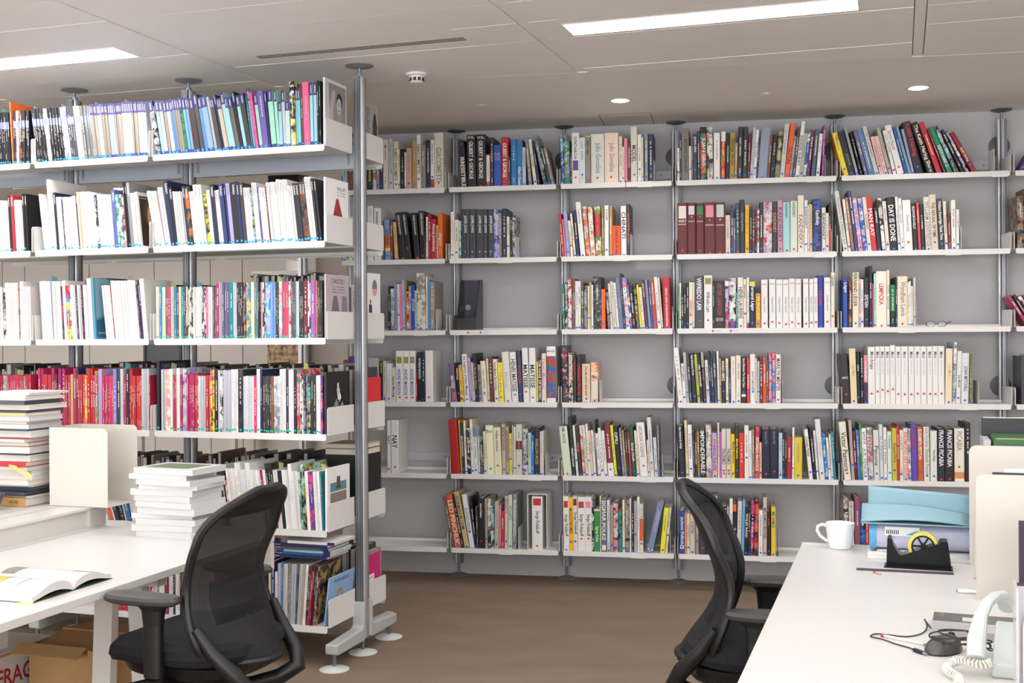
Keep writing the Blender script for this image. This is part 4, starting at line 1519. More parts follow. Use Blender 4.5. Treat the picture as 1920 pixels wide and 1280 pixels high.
for b in range(3):
    for r in range(6):
        shelf('r', RXB[b]+.014, RXB[b+1]-.014, 0, RROW[r], RDEP, .124, label='white metal rack shelf, %s in the %s' % (ORD[r], RBAY[b]), group='freestanding rack shelves')
        if not (r == 4 and b < 2):
            shelf('r', RXB[b]+.014, RXB[b+1]-.014, .611, RROW[r], RDEP, .124, flip=True, label='white metal rear-face rack shelf, %s in the %s' % (ORD[r], RBAY[b]), group='rear rack shelves')
def pad(m, z, r, s):      # s=+1 rises from z (foot), -1 hangs from z
    m.lathe([(r, z), (r, z+.004*s), (r*.55, z+.012*s), (.016, z+.016*s)][::1 if s > 0 else -1], seg=28)
def wall_post(k, x):
    t = empty('shelf_post', (x, .255, 0))
    zt, zb = CEIL-.055, .075
    MB().lathe([(.0105, zb), (.0105, zt)], (-.016, 0, 0), seg=16).build('tube', M_ALU, t, True)
    for n, xx in enumerate((.004, .020)):
        m = MB(); m.box(xx-.0065, xx+.0065, -.012, .012, zb, zt); m.build('track', M_ALUD if n else M_ALU, t)
        m = MB(); m.box(xx-.002, xx+.002, -.0128, -.0115, zb, zt); m.build('track_slot', M_DISC, t)
    m = MB(); pad(m, CEIL, .058, -1); m.build('ceiling_pad', M_DISC, t, True)
    m = MB(); m.lathe([(.007, zt-.01), (.007, CEIL-.015)]); m.build('spindle', M_STEEL, t, True)
    m = MB(); pad(m, 0, .058, 1); m.build('floor_pad', mat('grey_foot_pad', '#6f6a64', .5), t, True)
    m = MB(); m.lathe([(.007, .014), (.007, zb+.01)]); m.build('spindle', M_STEEL, t, True)
    for z in (CEIL-.20, CEIL-1.56):
        m = MB(); m.lathe([(.058, .0435), (.058, .039), (.03, .034), (.012, .030), (.012, .012)], (-.004, 0, z), seg=28, axis='y'); m.build('wall_disc', M_DISC, t, True)
    tag(t, 'aluminium floor-to-ceiling wall post '+['hidden behind the rack end', 'between rack-side bay and file holder bay', 'beside the empty file holder shelf', 'before the maroon box set', 'between maroon box set bay and eyeglasses bay', 'past the eyeglasses', 'at the last bay'][k], 'shelf post', 'aluminium wall shelf posts')
for k, x in enumerate(WX): wall_post(k, x)
for r in (0, 4):                        # slim wall rails that show at the bare ends of the shelves
    for b in (0, 1, 2, 4):
        m = MB(); m.box(0, WX[b+1]-WX[b]-.06, 0, .012, 0, .05); o = m.build('wall_rail', mat('rail_grey', '#c0c0c4', .4)); o.location = (WX[b]+.03, WALLY-.0125, WROW[r]+.075)
        s = MB(); s.lathe([(.006, 0), (.005, -.004)], (WX[b+1]-WX[b]-.12, 0, .025), seg=12, axis='y'); s.build('screw', M_ALUD, o, True)
        tag(o, 'pale grey wall rail behind the %s shelf, %s' % (ORD[r], BAYS[b]), 'rail', 'wall fixing rails')
def rack_post(k, x, end):
    t = empty('rack_post', R(x, RPOST), ALPHA); zt, zb = CEIL-.055, .075
    m = MB(); m.prism([(a, b) for a, b in rrect(-.026, .026, -.024, .024, .02, 5)], 'z', zb, zt); m.build('tube', M_ALU, t, True)
    for s in (-1, 1):
        m = MB(); m.box(-.016, .016, min(s*.024, s*.036), max(s*.024, s*.036), zb+.02, zt); m.build('track', M_ALUD, t)
        m = MB()
        z = .25
        for xx in (-.008, .008): m.box(xx-.002, xx+.002, min(s*.0355, s*.0366), max(s*.0355, s*.0366), zb+.03, zt-.01)
        m.build('track_slot', M_DISC, t)
    m = MB(); pad(m, CEIL, .066, -1); m.build('ceiling_pad', M_DISCR, t, True)
    m = MB(); m.lathe([(.016, zt-.001), (.016, zt+.014), (.008, zt+.016), (.008, CEIL-.014)], seg=16); m.build('spindle', M_STEEL, t, True)
    m = MB(); pad(m, 0, .066, 1); m.build('foot_pad', M_PADW, t, True)
    m = MB(); m.lathe([(.008, .014), (.008, zb+.004)], seg=12); m.build('spindle', M_STEEL, t, True)
    fm = mat('cast_foot_grey', '#b4b7b2', .45)
    for s in (-1, 1):                   # L-shaped foot front and rear
        y = [(.026, .245), (.026, .075), (.05, .068), (.305, .068), (.32, .075), (.32, .115), (.075, .125), (.052, .14), (.048, .245)]
        m = MB(); m.prism([(s*a, b) for a, b in y], 'x', -.03, .03); f = m.build('foot', fm, t, fix=True); bevel(f, .006, 3)
        m = MB(); m.prism([(s*a, b) for a, b in [(.08, .124), (.31, .114), (.31, .121), (.08, .131)]], 'x', -.016, .016); m.build('foot_ridge', fm, f, fix=True)
        m = MB(); pad(m, 0, .066, 1); m.v = [(a, b+s*.29, c) for a, b, c in m.v]; m.build('foot_pad', M_PADW, f, True)
        m = MB(); m.lathe([(.009, .014), (.009, .07)], (0, s*.29, 0), seg=12); m.build('spindle', M_STEEL, f, True)
    tag(t, 'aluminium rack post with splayed grey feet '+('at the open end of the rack' if end else 'between rack bays, near the %s' % ('metal book tray' if k == 1 else 'magazine pile')), 'rack post', 'freestanding rack posts')
rack_post(0, .012, True); rack_post(1, -.907, False); rack_post(2, -1.577, False)
for b, (xa, xb) in enumerate(((-2.21, -1.606), (-1.548, -.936), (-.878, -.017))):   # flat grey tie beams behind the top shelves
    o = MB().box(0, xb-xa, 0, .012, 0, .11).build('tie_beam', mat('beam_blue_grey', '#9aa0a8', .5)); o.location = R(xa, RPOST-.006, RROW[0]-.04); o.rotation_euler = (0, 0, ALPHA)
    for q in (.02, xb-xa-.032): MB().box(q, q+.012, -.002, 0, .02, .09).build('fixing_plate', M_ALUD, o)
    tag(o, 'flat blue-grey tie beam between posts under the top shelf, '+RBAY[b], 'beam', 'tie beams of the freestanding rack')
# sliding bookends: plate standing on the shelf, tab wrapped over the lip
def bookend(fr, bay, row, u0, u1, u_plate):
    f = on_wall if fr == 'w' else on_rack; Z = (WROW if fr == 'w' else RROW)[row]
    v = 600; xa, xb, xp = f(u0, v, 0)[0], f(u1, v, 0)[0], f(u_plate, v, .01)[0]
    if fr == 'w': xp = min(max(xp, ROWEND[bay, row]+.0008), WX[bay+1]-.0165)
    t = empty('bookend', place(fr, xa, 0, Z), FRAMES[fr][1]); L = xb-xa
    m = MB(); m.prism(rrect(0, L, -.0035, .031, .008, 4, 'ab'), 'y', -.0028, -.0006); m.box(0, L, -.0028, .012, .030, .0312); m.build('clip', M_SHELF, t)
    m = MB(); m.prism(rrect(.012, .16, .0262, .155, .012, 4, 'd'), 'x', xp-xa, xp-xa+.0016); m.build('plate', M_SHELF, t)
    tag(t, 'white metal bookend clipped to the %s shelf, %s' % (ORD[row], BAYS[bay] if fr == 'w' else RBAY[bay]), 'bookend', 'white clip-on bookends')
for (b, r), (zx, zy, s, txt) in W.items(): wall_row(b, r, zx, zy, s, txt)
for b in ((0, 0, 808, 834, 834), (2, 0, 1195, 1225, 1226.5), (3, 0, 1513, 1545, 1548), (4, 0, 1860, 1892, 1866), (1, 1, 933, 963, 966), (2, 1, 1150, 1180, 1183), (3, 1, 1524, 1566, 1559.5), (4, 1, 1772, 1804, 1803),
          (0, 2, 774, 802, 817), (2, 2, 1229, 1261, 1261), (4, 2, 1683, 1718, 1718), (2, 3, 1089, 1119, 1123), (3, 3, 1431, 1463, 1466), (4, 3, 1797, 1832, 1834), (1, 4, 988, 1014, 1021),
          (2, 4, 1198, 1230, 1240), (1, 5, 933, 960, 969), (2, 5, 1179, 1210, 1214), (3, 5, 1422, 1453, 1457)): bookend('w', *b)
SEG = {}
for bay, row, zx, zy, s, dot, txt in RK: SEG.setdefault((bay, row), []).append(rack_row(bay, row, zx, zy, s, txt, dot))

# ------------------------------------------------------------------ end-of-row magazines with their covers in view
def poly(o, name, pts, col, x, f=1):          # flat print on the cover's outer (+X) face; pts in metres (y, z)
    m = MB(); m.quad(*[(x, a, b) for a, b in pts]); return m.build(name, flat(col), o)
def ell(cy, cz, ry, rz, n=16, a0=0, a1=360): return [(cy+ry*math.cos(math.radians(a0+(a1-a0)*i/n)), cz+rz*math.sin(math.radians(a0+(a1-a0)*i/n))) for i in range(n+(0 if a1-a0 == 360 else 1))]
def magazine(x, y, z, th, dp, h, col, label, lean=0, far=False, group=None):
    sp = dict(col=col, bands=[], text=[], labels=[], dots=[], dash=False)
    o = make_book('magazine', 'r', x, y, z, th, h, dp, lean, sp, hard=False, cat='magazine', white_pages=True)
    return tag(o, label, 'magazine', group)
def zr(r): return RROW[r]+TOPZ+.0005
# near side, X just inside the end bracket
o = magazine(-.026, .016, zr(0), .008, .215, .30, '#d6d6d6', 'glossy grey magazine with a photographic portrait cover at the rack end, top shelf')
e = .0086
poly(o, 'cover_photo', [(.012, .01), (.205, .01), (.205, .285), (.012, .285)], '#8d8d90', e)
poly(o, 'cover_light', [(.012, .01), (.05, .01), (.035, .285), (.012, .285)], '#c9c9cb', e+.0002)
poly(o, 'cover_arm', [(.03, .02), (.075, .02), (.08, .16), (.1, .25), (.075, .262), (.045, .17)], '#b5b3b1', e+.0003)
poly(o, 'cover_shoulder', [(.07, .01), (.2, .01), (.195, .08), (.165, .11), (.115, .11), (.085, .09)], '#a9a7a5', e+.0004)
poly(o, 'cover_neck', [(.118, .09), (.158, .09), (.154, .165), (.122, .165)], '#9a9896', e+.0005)
poly(o, 'cover_hair', ell(.14, .215, .03, .038), '#2c2a2a', e+.0006)
poly(o, 'cover_face', ell(.136, .193, .023, .037), '#c4c1be', e+.0007)
for cy_e in (.128, .145): poly(o, 'cover_eye', ell(cy_e, .2, .005, .003, 8), '#3a3838', e+.0009)
poly(o, 'cover_lips', ell(.136, .174, .007, .0035, 8), '#5a5452', e+.0009)
o = magazine(-.026, .016, zr(1), .008, .225, .285, '#f1efec', 'white catalogue with a red truncated triangle on its cover, rack end, second shelf')
poly(o, 'cover_triangle', [(.06, .085), (.185, .085), (.125, .2), (.105, .2)], '#9c2f33', e)
poly(o, 'cover_triangle_base', [(.06, .03), (.185, .03), (.185, .083), (.06, .083)], '#9c2f33', e)
write(o, 'PHILLIPS', '#3a3a40', (0, 1, 0), (0, 0, 1), (e, .155, .245), .085, .016)
for k in range(2): child('small_print', DASH[k], o, flat('#8a8890'), mtx=axes((0, 1, 0), (0, 0, 1), (e, .155, .228-.012*k), .085, .004))
o = magazine(-.026, .016, zr(2), .008, .225, .285, '#b9adb2', "mauve catalogue with a dark vase on its cover, rack end, third shelf")
write(o, "CHRISTIE'S", '#4a4048', (0, 1, 0), (0, 0, 1), (e, .115, .255), .13, .022)
for k in range(3): child('small_print', DASH[k], o, flat('#6a5a62'), mtx=axes((0, 1, 0), (0, 0, 1), (e, .12, .23-.012*k), .12, .004))
poly(o, 'cover_vase', [(.06, .02), (.12, .02), (.135, .09), (.12, .15), (.105, .19), (.075, .19), (.06, .15), (.045, .09)], '#75666f', e)
poly(o, 'cover_urn', [(.155, .05), (.2, .05), (.21, .12), (.2, .19), (.155, .19), (.148, .12)], '#897b83', e)
o = magazine(-.030, .016, zr(3), .011, .23, .275, '#1c1b1b', 'black catalogue with a white splash on its cover, rack end, fourth shelf')
e2 = .0116
random.seed(5)
for k in range(16):
    a = random.uniform(0, 2*math.pi); q0 = random.uniform(.0, .05); cy_, cz_m = .118+q0*math.cos(a), .16+q0*1.2*math.sin(a)
    poly(o, 'cover_splash', [(cy_+random.uniform(.006, .022)*math.cos(b_), cz_m+random.uniform(.008, .03)*math.sin(b_)) for b_ in (0.2, 1.3, 2.2, 3.3, 4.4, 5.3)], random.choice(['#d9dad8', '#c2c4c2', '#e4e5e3', '#1c1b1b', '#8a8c8a']), e2+.00015*k)
o = magazine(-.028, .016, zr(4), .009, .225, .275, '#eeece9', 'white catalogue with a brown stairwell photo on its cover, rack end, fifth shelf')
e3 = .0096
poly(o, 'cover_photo', [(.03, .02), (.19, .02), (.19, .16), (.03, .16)], '#8b7a70', e3)
poly(o, 'cover_band', [(.03, .165), (.19, .165), (.19, .205), (.03, .205)], '#5f8a90', e3)
poly(o, 'cover_hat', [(.08, .175), (.14, .175), (.135, .185), (.128, .187), (.126, .23), (.094, .23), (.092, .187), (.085, .185)], '#5a4a44', e3+.0004)
for k in range(4): poly(o, 'cover_stair', ell(.06+.03*k, .055+.012*(k % 2), .017, .022), ['#20243a', '#d8d4d0', '#3a4a7a', '#c8c2be'][k], e3+.0004)
o = magazine(-.040, .016, zr(5), .006, .25, .215, '#8fb4d8', 'pale blue brochure with a jewelled brooch on its cover, rack end, bottom shelf', lean=.12)
e4 = .0066
write(o, 'MOORE & BRAQUE', '#2a2a34', (0, 1, 0), (0, 0, 1), (e4, .12, .19), .15, .02)
for k in range(9):
    a = 2*math.pi*k/9; poly(o, 'cover_jewel', [(.115+.028*math.cos(a)+.012*math.cos(a+q), .11+.034*math.sin(a)+.014*math.sin(a+q)) for q in (0, 1.6, 3.1, 4.7)], random.choice(['#8a6a44', '#a58a5c', '#6a5a4a', '#b89a6a']), e4+.0002*k)
# rear side
o = magazine(-.026, .375, zr(0), .006, .2, .27, '#a8a8a6', 'grey leaflet with printed text and a statue, standing past the rack end post')
for k in range(13): child('small_print', DASH[k % 6], o, flat('#4a4a4a'), mtx=axes((0, 1, 0), (0, 0, 1), (.0066, .065, .245-.012*k), .09, .005))
poly(o, 'cover_statue', [(.14, .1), (.185, .1), (.19, .17), (.175, .22), (.16, .235), (.148, .21), (.138, .17)], '#3a3a3a', .0066)
o = magazine(-.026, .355, zr(2), .006, .235, .31, '#eceae6', 'white magazine with a standing figure on its cover, past the rack end post')
poly(o, 'cover_disc', ell(.17, .24, .028, .04), '#7a7a7c', .0066); poly(o, 'cover_half_disc', ell(.168, .236, .026, .036, 12, 180, 360), '#d9a8a8', .007)
poly(o, 'cover_figure_legs', [(.105, .02), (.14, .02), (.138, .10), (.108, .10)], '#2a2a34', .0066); poly(o, 'cover_figure_shirt', [(.1, .10), (.143, .10), (.138, .16), (.106, .16)], '#2f4a5c', .0066)
poly(o, 'cover_figure_head', ell(.122, .172, .008, .012), '#7a5a4a', .0066); poly(o, 'cover_dog', [(.05, .02), (.1, .02), (.105, .06), (.09, .09), (.075, .06), (.045, .03)], '#b88a5c', .0066)
o = magazine(-.026, .37, zr(3), .006, .22, .235, '#d8242c', 'bright red magazine with a small white label, past the rack end post')
poly(o, 'cover_label', [(.17, .0), (.2, .0), (.2, .06), (.17, .06)], '#e8e6e2', .0066)
o = magazine(-.026, .37, zr(5), .006, .2, .24, '#d01f72', 'magenta magazine with a white title label, past the rack end post')
poly(o, 'cover_label', [(.05, .09), (.13, .09), (.13, .145), (.05, .145)], '#f0eeea', .0066); write(o, 'PHILLIPS', '#3a3a40', (0, 1, 0), (0, 0, 1), (.007, .085, .13), .06, .01)
# covers seen inside the rows
def inner_cover(key, label):
    o, w_ = SPECIAL[key]; tag(o, label, 'magazine'); return o, w_+.0006
o, e = inner_cover('P1', 'white catalogue with a painted portrait on its cover, second shelf, narrow rack bay')
poly(o, 'cover_painting', [(.012, .01), (.2, .01), (.2, .245), (.012, .245)], '#33291f', e); poly(o, 'cover_hair', ell(.1, .165, .055, .075), '#6b4a2c', e+.0003); poly(o, 'cover_face', ell(.105, .145, .04, .07), '#dcb795', e+.0006)
poly(o, 'cover_collar', [(.06, .02), (.16, .02), (.13, .08), (.085, .08)], '#b89a86', e+.0004)
for cy in (.09, .122): poly(o, 'cover_eye', ell(cy, .155, .007, .004), '#4a3a34', e+.0009)
write(o, "Sotheby's", '#d8d4cc', (0, 1, 0), (0, 0, 1), (e+.0003, .05, .235), .06, .012)
o, e = inner_cover('P2', 'teal blue catalogue with draped blue cover showing, third shelf, narrow rack bay')
poly(o, 'cover_drape', [(.01, .1), (.2, .14), (.2, .22), (.1, .29), (.01, .29)], '#86aebd', e); poly(o, 'cover_shade', [(.01, .01), (.2, .01), (.2, .13), (.01, .09)], '#2d6a84', e)
write(o, "Sotheby's", '#e8e0c0', (0, 1, 0), (0, 0, 1), (e+.0004, .05, .03), .06, .014)
o, e = inner_cover('P3', 'tall black magazine headed OPEN HOUSE, fourth shelf, wide rack bay')
write(o, 'OPEN HOUSE', '#8a8894', (0, 1, 0), (0, 0, 1), (e, .11, .295), .19, .028); poly(o, 'cover_glow', ell(.03, .2, .012, .03), '#5a7ab0', e)
# JEWELLERY spine
for b in BOOKS:
    if b.get('row') == 5 and b.get('place') == 'rack' and b['col'][0] == PAL['k'] and .010 < b['w'] < .02:
        write(b['o'], 'JEWELLERY', '#e8e6e0', (0, 0, -1), (1, 0, 0), (b['w']/2, -.0006, b['h']*.48), .095, b['w']*.7)
# horizontal navy catalogues on top of the bottom row
for k, (c, dx) in enumerate((('#23244a', 0), ('#2a4f86', .01), ('#8fc4d4', .012), ('#4a4a52', .005), ('#25264c', .0), ('#e6e4e0', .03))):
    t = empty('catalogue', R(-.285+dx, .012+.004*(k % 3), zr(5)+.297+.0125*k), ALPHA-.03+.02*(k % 2))
    m = MB(); m.box(0, .27, 0, .0008, 0, .012); m.box(0, .27, 0, .2, 0, .0008); m.box(0, .27, 0, .2, .0112, .012); m.build('cover', flat(c), t)
    MB().box(.001, .2695, .001, .1995, .0009, .0111).build('page_block', M_PAGEW, t)
    m = MB(); m.box(.0, .035, -.0006, 0, 0, .012); m.box(.235, .27, -.0006, 0, 0, .012); m.build('navy_end', flat('#23235a'), t)
    write(t, "Sotheby's", '#d8d8e4', (1, 0, 0), (0, 0, 1), (.018, -.0009, .006), .03, .007)
    tag(t, '%s catalogue lying flat on the bottom row, %s of the pile' % (cname(c), ['lowest', 'second', 'third', 'fourth', 'fifth', 'topmost'][k]), 'catalogue', 'catalogues lying on the bottom rack row')
# page markers sticking up from some catalogues
random.seed(11)
for b in [q for q in BOOKS if q.get('place') == 'rack' and q['row'] in (0, 2, 3, 4)][::17]:
    c = random.choice(['#d9d98a', '#c9c7a0', '#c8cf6a', '#7cbccb', '#b5b49a'])
    m = MB(); m.prism([(.05, b['h']-.02), (.09, b['h']-.02), (.095, b['h']+.022), (.055, b['h']+.03)], 'x', b['w']*.4, b['w']*.4+.0004); m.build('page_marker', flat(c), b['o'])
for b in [q for q in BOOKS if q.get('place') == 'wall' and q['row'] in (3, 4, 5)][::19]:
    c = random.choice(['#b9b06a', '#c9c7a0', '#9aa04a'])
    m = MB(); m.prism([(.05, b['h']-.02), (.08, b['h']-.02), (.085, b['h']+.012), (.055, b['h']+.016)], 'x', b['w']*.4, b['w']*.4+.0004); m.build('page_marker', flat(c), b['o'])

# ------------------------------------------------------------------ rear rows of the rack: slivers behind the front rows, joined
random.seed(21)
mb = MB()
for r, x0, x1, h0, h1 in ((2, -.62, -.24, .285, .315), (2, -1.56, -1.4, .29, .32), (2, -1.2, -.66, .24, .275), (3, -2.2, -1.6, .25, .3), (3, -1.55, -.93, .25, .315), (3, -.89, -.05, .25, .31), (4, -.89, -.23, .24, .3), (4, -1.5, -.95, .24, .27), (5, -.89, -.05, .24, .28), (5, -1.55, -.95, .24, .28)):
    x = x0; z = RROW[r]+TOPZ+.0005
    while x < x1:
        t = random.uniform(.008, .03); h = random.uniform(h0, h1); d = random.uniform(.19, .235)
        c = [lin(random.choice(['#3a3a3e', '#5a5650', '#2a2a30', '#8a8a88', '#6a5a50', '#26262c', '#7a6a5c', '#4a2a34', '#96928a']))]
        y0 = .602-d; pg = [lin('#b9b5ac')]
        mb.box(x, x+.002, y0, .602, z, z+h, c); mb.box(x+t-.002, x+t, y0, .602, z, z+h, c); mb.box(x+.002, x+t-.002, .6, .602, z, z+h, c); mb.box(x+.002, x+t-.002, y0+.003, .599, z+.002, z+h-.004, pg)
        x += t+.0012
rb = mb.build('rear_rack_books', M_PRINT); rb.location = R0; rb.rotation_euler = (0, 0, ALPHA)
tag(rb, 'rows of books on the rear shelves of the rack, seen over the front rows', 'books', kind='stuff')
bx = empty('portfolio_box', R(-.215, .36, zr(4)), ALPHA)
bk = mat('black_bookcloth', '#17181d', .6, bump=.2, bscale=700)
MB().box(0, .2, 0, .215, 0, .295).build('case', bk, bx); MB().box(-.001, .201, -.001, .216, .262, .264).build('lid_seam', mat('seam', '#050506', .7), bx)
tag(bx, 'large black portfolio box on the rear fifth shelf at the rack end', 'box')
for k, (c, dx, w_, th) in enumerate((('#5a4a3c', 0, .2, .03), ('#c9b48c', .005, .19, .022))):
    t = empty('book', R(-.215+dx, .375, zr(4)+.2965+sum((.031, .0)[:k])), ALPHA)
    m = MB(); m.box(0, w_, 0, .2, 0, .002); m.box(0, w_, 0, .2, th-.002, th); m.box(0, w_, .198, .2, .002, th-.002); m.build('cover', flat(c), t)
    MB().box(.003, w_-.004, .003, .197, .0022, th-.0022).build('page_block', M_PAGES, t)
    tag(t, '%s book lying on the black portfolio box' % ('lower dark brown' if k == 0 else 'upper tan'), 'book', 'books lying on the portfolio box')

# ------------------------------------------------------------------ things on the wall shelves
x0, _ = on_wall(857, 600, .02); x1, _ = on_wall(893, 600, .02); Z = WROW[2]+TOPZ+.0005
fh = empty('file_holder', (x0, .012, Z)); wd = x1-x0; bp = mat('black_file_plastic', '#1a1a1d', .3)
side = [(.0, 0), (.2, 0), (.2, .305), (.115, .305), (.0, .075)]
m = MB(); m.prism(side, 'x', 0, .003); m.build('side', bp, fh); m = MB(); m.prism(side, 'x', wd-.003, wd); m.build('side', bp, fh)
MB().box(.003, wd-.003, 0, .003, 0, .075).build('front', bp, fh); MB().box(.003, wd-.003, .003, .2, 0, .003).build('floor_plate', bp, fh); MB().box(.003, wd-.003, .197, .2, .003, .305).build('rear', mat('dark_slate_plastic', '#2c3040', .35), fh)
m = MB(); m.lathe([(.017, .1966), (.017, .1962)], (wd*.22, 0, .14), seg=20, axis='y'); m.build('finger_hole', flat('#a8a8ae'), fh)
tag(fh, 'empty black plastic magazine file holder on the third wall shelf', 'file holder')
# eyeglasses
xa, _ = on_wall(1737, 600, .05); g = empty('eyeglasses', (xa, .03, WROW[2]+TOPZ)); wire = mat('black_wire', '#17171a', .35, metal=.4)
for k in range(2):
    pts = [(.02+.058*k+.0225*math.cos(a)*1.0, 0, .0175+.0155*math.copysign(abs(math.sin(a))**.75, math.sin(a))) for a in [2*math.pi*i/24 for i in range(24)]]
    MB().tube(pts, .0013, 6, closed=True).build('rim', wire, g, True)
    m = MB(); m.quad(*[(p[0], .0002, p[2]) for p in pts]); m.build('lens', mat('lens_glass', '#ffffff', .05, alpha=.12), g)
MB().tube([(.042, 0, .02), (.049, -.003, .024), (.056, 0, .02)], .0013, 6).build('bridge', wire, g, True)
MB().tube([(-.003, 0, .022), (-.006, .01, .021), (.01, .1, .012), (.03, .125, .004)], .0014, 6).build('temple', wire, g, True)
MB().tube([(.101, 0, .022), (.128, .004, .0325), (.11, .09, .012), (.09, .12, .004)], .0014, 6).build('temple', wire, g, True)
tag(g, 'black wire-rimmed eyeglasses resting on an empty stretch of shelf', 'eyeglasses')
# slipcased volume on the bottom shelf
x0, _ = on_wall(680+1232/4, 900, .012); x1, _ = on_wall(680+1380/4, 900, .012); Z = WROW[5]+TOPZ+.0005; wd = x1-x0
sc = empty('slipcase', (x0, .012, Z)); ws = mat('white_card', '#e9e6e2', .6)
MB().box(0, .003, 0, .2, 0, .325).build('side', ws, sc); MB().box(wd-.003, wd, 0, .2, 0, .325).build('side', ws, sc); MB().box(.003, wd-.003, 0, .2, .322, .325).build('top', ws, sc); MB().box(.003, wd-.003, .197, .2, 0, .322).build('rear', ws, sc); MB().box(.003, wd-.003, 0, .197, 0, .003).build('floor_plate', ws, sc)
tag(sc, 'open white cardboard slipcase standing on the bottom wall shelf, file holder bay', 'slipcase')
hh = .31
make_book('book', 'w', x0+wd*.24, .014, Z+.0035, wd*.53, hh, .18, 0, dict(col='w', bands=[], text=[('t', 'd', hh*.72, hh*.3, 'Serge Poliakoff')], labels=[('r', hh*.96, hh*.83)], dots=[(M_RED, .02)], dash=False, meta=dict(place='wall', row=5, bay=1, n=99)))
# cable cover on the floor by the wall
p = [on_z(1062, 1062, .003), on_z(1075, 1074, .003), on_z(1100, 1077, .003), on_z(1124, 1077, .003)]
m = MB(); n_ = Vector((.25, .97, 0)).normalized()*.03
for a, b in zip(p[:-1], p[1:]): m.quad(a-n_, b-n_, b+n_, a+n_)
m2 = MB(); m2.v = m.v; m2.f = m.f; m2.c = m.c
o = m2.build('cable_cover', mat('grey_vinyl', '#9a958c', .5)); so = o.modifiers.new('solid', 'SOLIDIFY'); so.thickness = .003; tag(o, 'grey flat cable cover strip on the carpet below the wall shelves', 'cable cover')

# ------------------------------------------------------------------ the far part of the room, seen through the rack
cab = mat('cabinet_white', '#dcd5ca', .6); edge = mat('cabinet_gap', '#8f887e', .8)
us = [-75, 5, 47, 168, 290, 395, 455, 556]
for k, (a, b) in enumerate(zip(us[:-1], us[1:])):
    xa, _ = on_wall(a, 600, 3.3); xb, _ = on_wall(b, 600, 3.3)
    t = empty('tall_cabinet', (xa, 3.3, 0)); L = xb-xa-.004
    MB().box(0, L, .02, .38, 0, 2.4).build('carcass', edge, t); MB().box(.002, L-.002, 0, .02, .06, 2.395).build('door', cab, t)
    MB().box(L-.03, L-.024, -.012, 0, 1.0, 1.12).build('handle', M_ALUD, t)
    tag(t, 'tall white cabinet with a plain door against the far wall', 'cabinet', 'tall cabinets along the far wall')
xa, zz = on_wall(502, 318, 1.9); xb, _ = on_wall(562, 318, 1.9)
s_ = empty('hanging_screen', (xa, 1.9, zz)); MB().box(0, xb-xa, 0, .05, -.34, 0).build('casing', mat('screen_black', '#0b0b0d', .3), s_); MB().box(.01, xb-xa-.01, -.002, 0, -.33, -.01).build('screen', mat('screen_glass', '#060607', .1), s_)
MB().box((xb-xa)/2-.02, (xb-xa)/2+.02, .015, .035, 0, CEIL-zz).build('ceiling_bracket', M_DISC, s_)
tag(s_, 'black screen hanging from the ceiling beyond the rack', 'screen')
# freestanding unit in the distance: a post, a shelf, a picture leaning on it
xa, _ = on_wall(568, 600, 2.0); t = empty('shelf_post', (xa, 2.0, 0))
MB().box(-.035, -.005, -.02, .02, .02, CEIL-.05).build('track', M_ALU, t); MB().lathe([(.022, .02), (.022, CEIL-.05)], (.02, 0, 0), seg=16).build('tube', M_ALU, t, True)
m = MB(); pad(m, CEIL, .06, -1); m.build('ceiling_pad', M_DISC, t, True); m = MB(); pad(m, 0, .06, 1); m.build('floor_pad', M_DISC, t, True); MB().lathe([(.008, CEIL-.06), (.008, CEIL-.01)]).build('spindle', M_STEEL, t, True)
tag(t, 'lone aluminium shelf post in the far part of the room', 'shelf post')
xa, za = on_wall(478, 512, 2.1); xb = on_wall(568, 600, 2.0)[0]-.005
t = empty('metal_shelf', (xa, 2.0205, za)); MB().box(0, xb-xa, 0, .3, 0, .012).build('tray', M_SHELF, t); MB().box(0, xb-xa, 0, .003, -.02, 0).build('front_lip', M_SHELF, t); MB().box((xb-xa)*.68, (xb-xa)*.70, .0, .3, .012, .1).build('end_bracket', M_SHELF, t); MB().box(0, xb-xa, .29, .3, .012, .32).build('rear_panel', mat('panel_grey', '#bab6b0', .7), t)
tag(t, 'white metal shelf with a grey rear panel in the far part of the room', 'shelf')
xa, za = on_wall(486, 700, 2.0); xb, zb = on_wall(558, 650, 2.0)
t = empty('low_cupboard', (xa-.15, 2.12, 0)); MB().box(0, .9, 0, .4, 0, za).build('carcass', cab, t)
for k in range(2): MB().box(.003+.45*k, .447+.45*k, -.018, 0, .01, za-.02).build('door', cab, t)
tag(t, 'low white cupboard below the brown canvas, behind the rack', 'cupboard')
t = empty('canvas', (xa, 2.16, za+.001)); MB().box(0, xb-xa, 0, .025, 0, .3).build('stretcher', M_PAGES, t)
cv = bpy.data.materials.new('ochre_canvas'); cv.use_nodes = True; nt = cv.node_tree; n1 = nt.nodes.new('ShaderNodeTexNoise'); n1.inputs['Scale'].default_value = 9; r1 = nt.nodes.new('ShaderNodeValToRGB')
for i, (p_, c_) in enumerate(((.3, '#4a3422'), (.5, '#a5875a'), (.62, '#c9a982'), (.75, '#7a5a3a'))):
    el = r1.color_ramp.elements[i] if i < 2 else r1.color_ramp.elements.new(p_); el.position = p_; el.color = lin(c_)
nt.links.new(n1.outputs['Fac'], r1.inputs[0]); nt.links.new(r1.outputs[0], nt.nodes['Principled BSDF'].inputs['Base Color'])
MB().box(.004, xb-xa-.004, -.002, 0, .004, .296).build('painted_face', cv, t); tag(t, 'brown and ochre painted canvas leaning behind the rack', 'painting')
xa, za = on_wall(257, 700, 1.6); xb, _ = on_wall(329, 700, 1.6); zb = on_wall(300, 640, 1.6)[1]
t = empty('side_table', (xa-.2, 1.6, 0)); MB().box(0, 1.0, 0, .4, za-.03, za).build('table_top', cab, t)
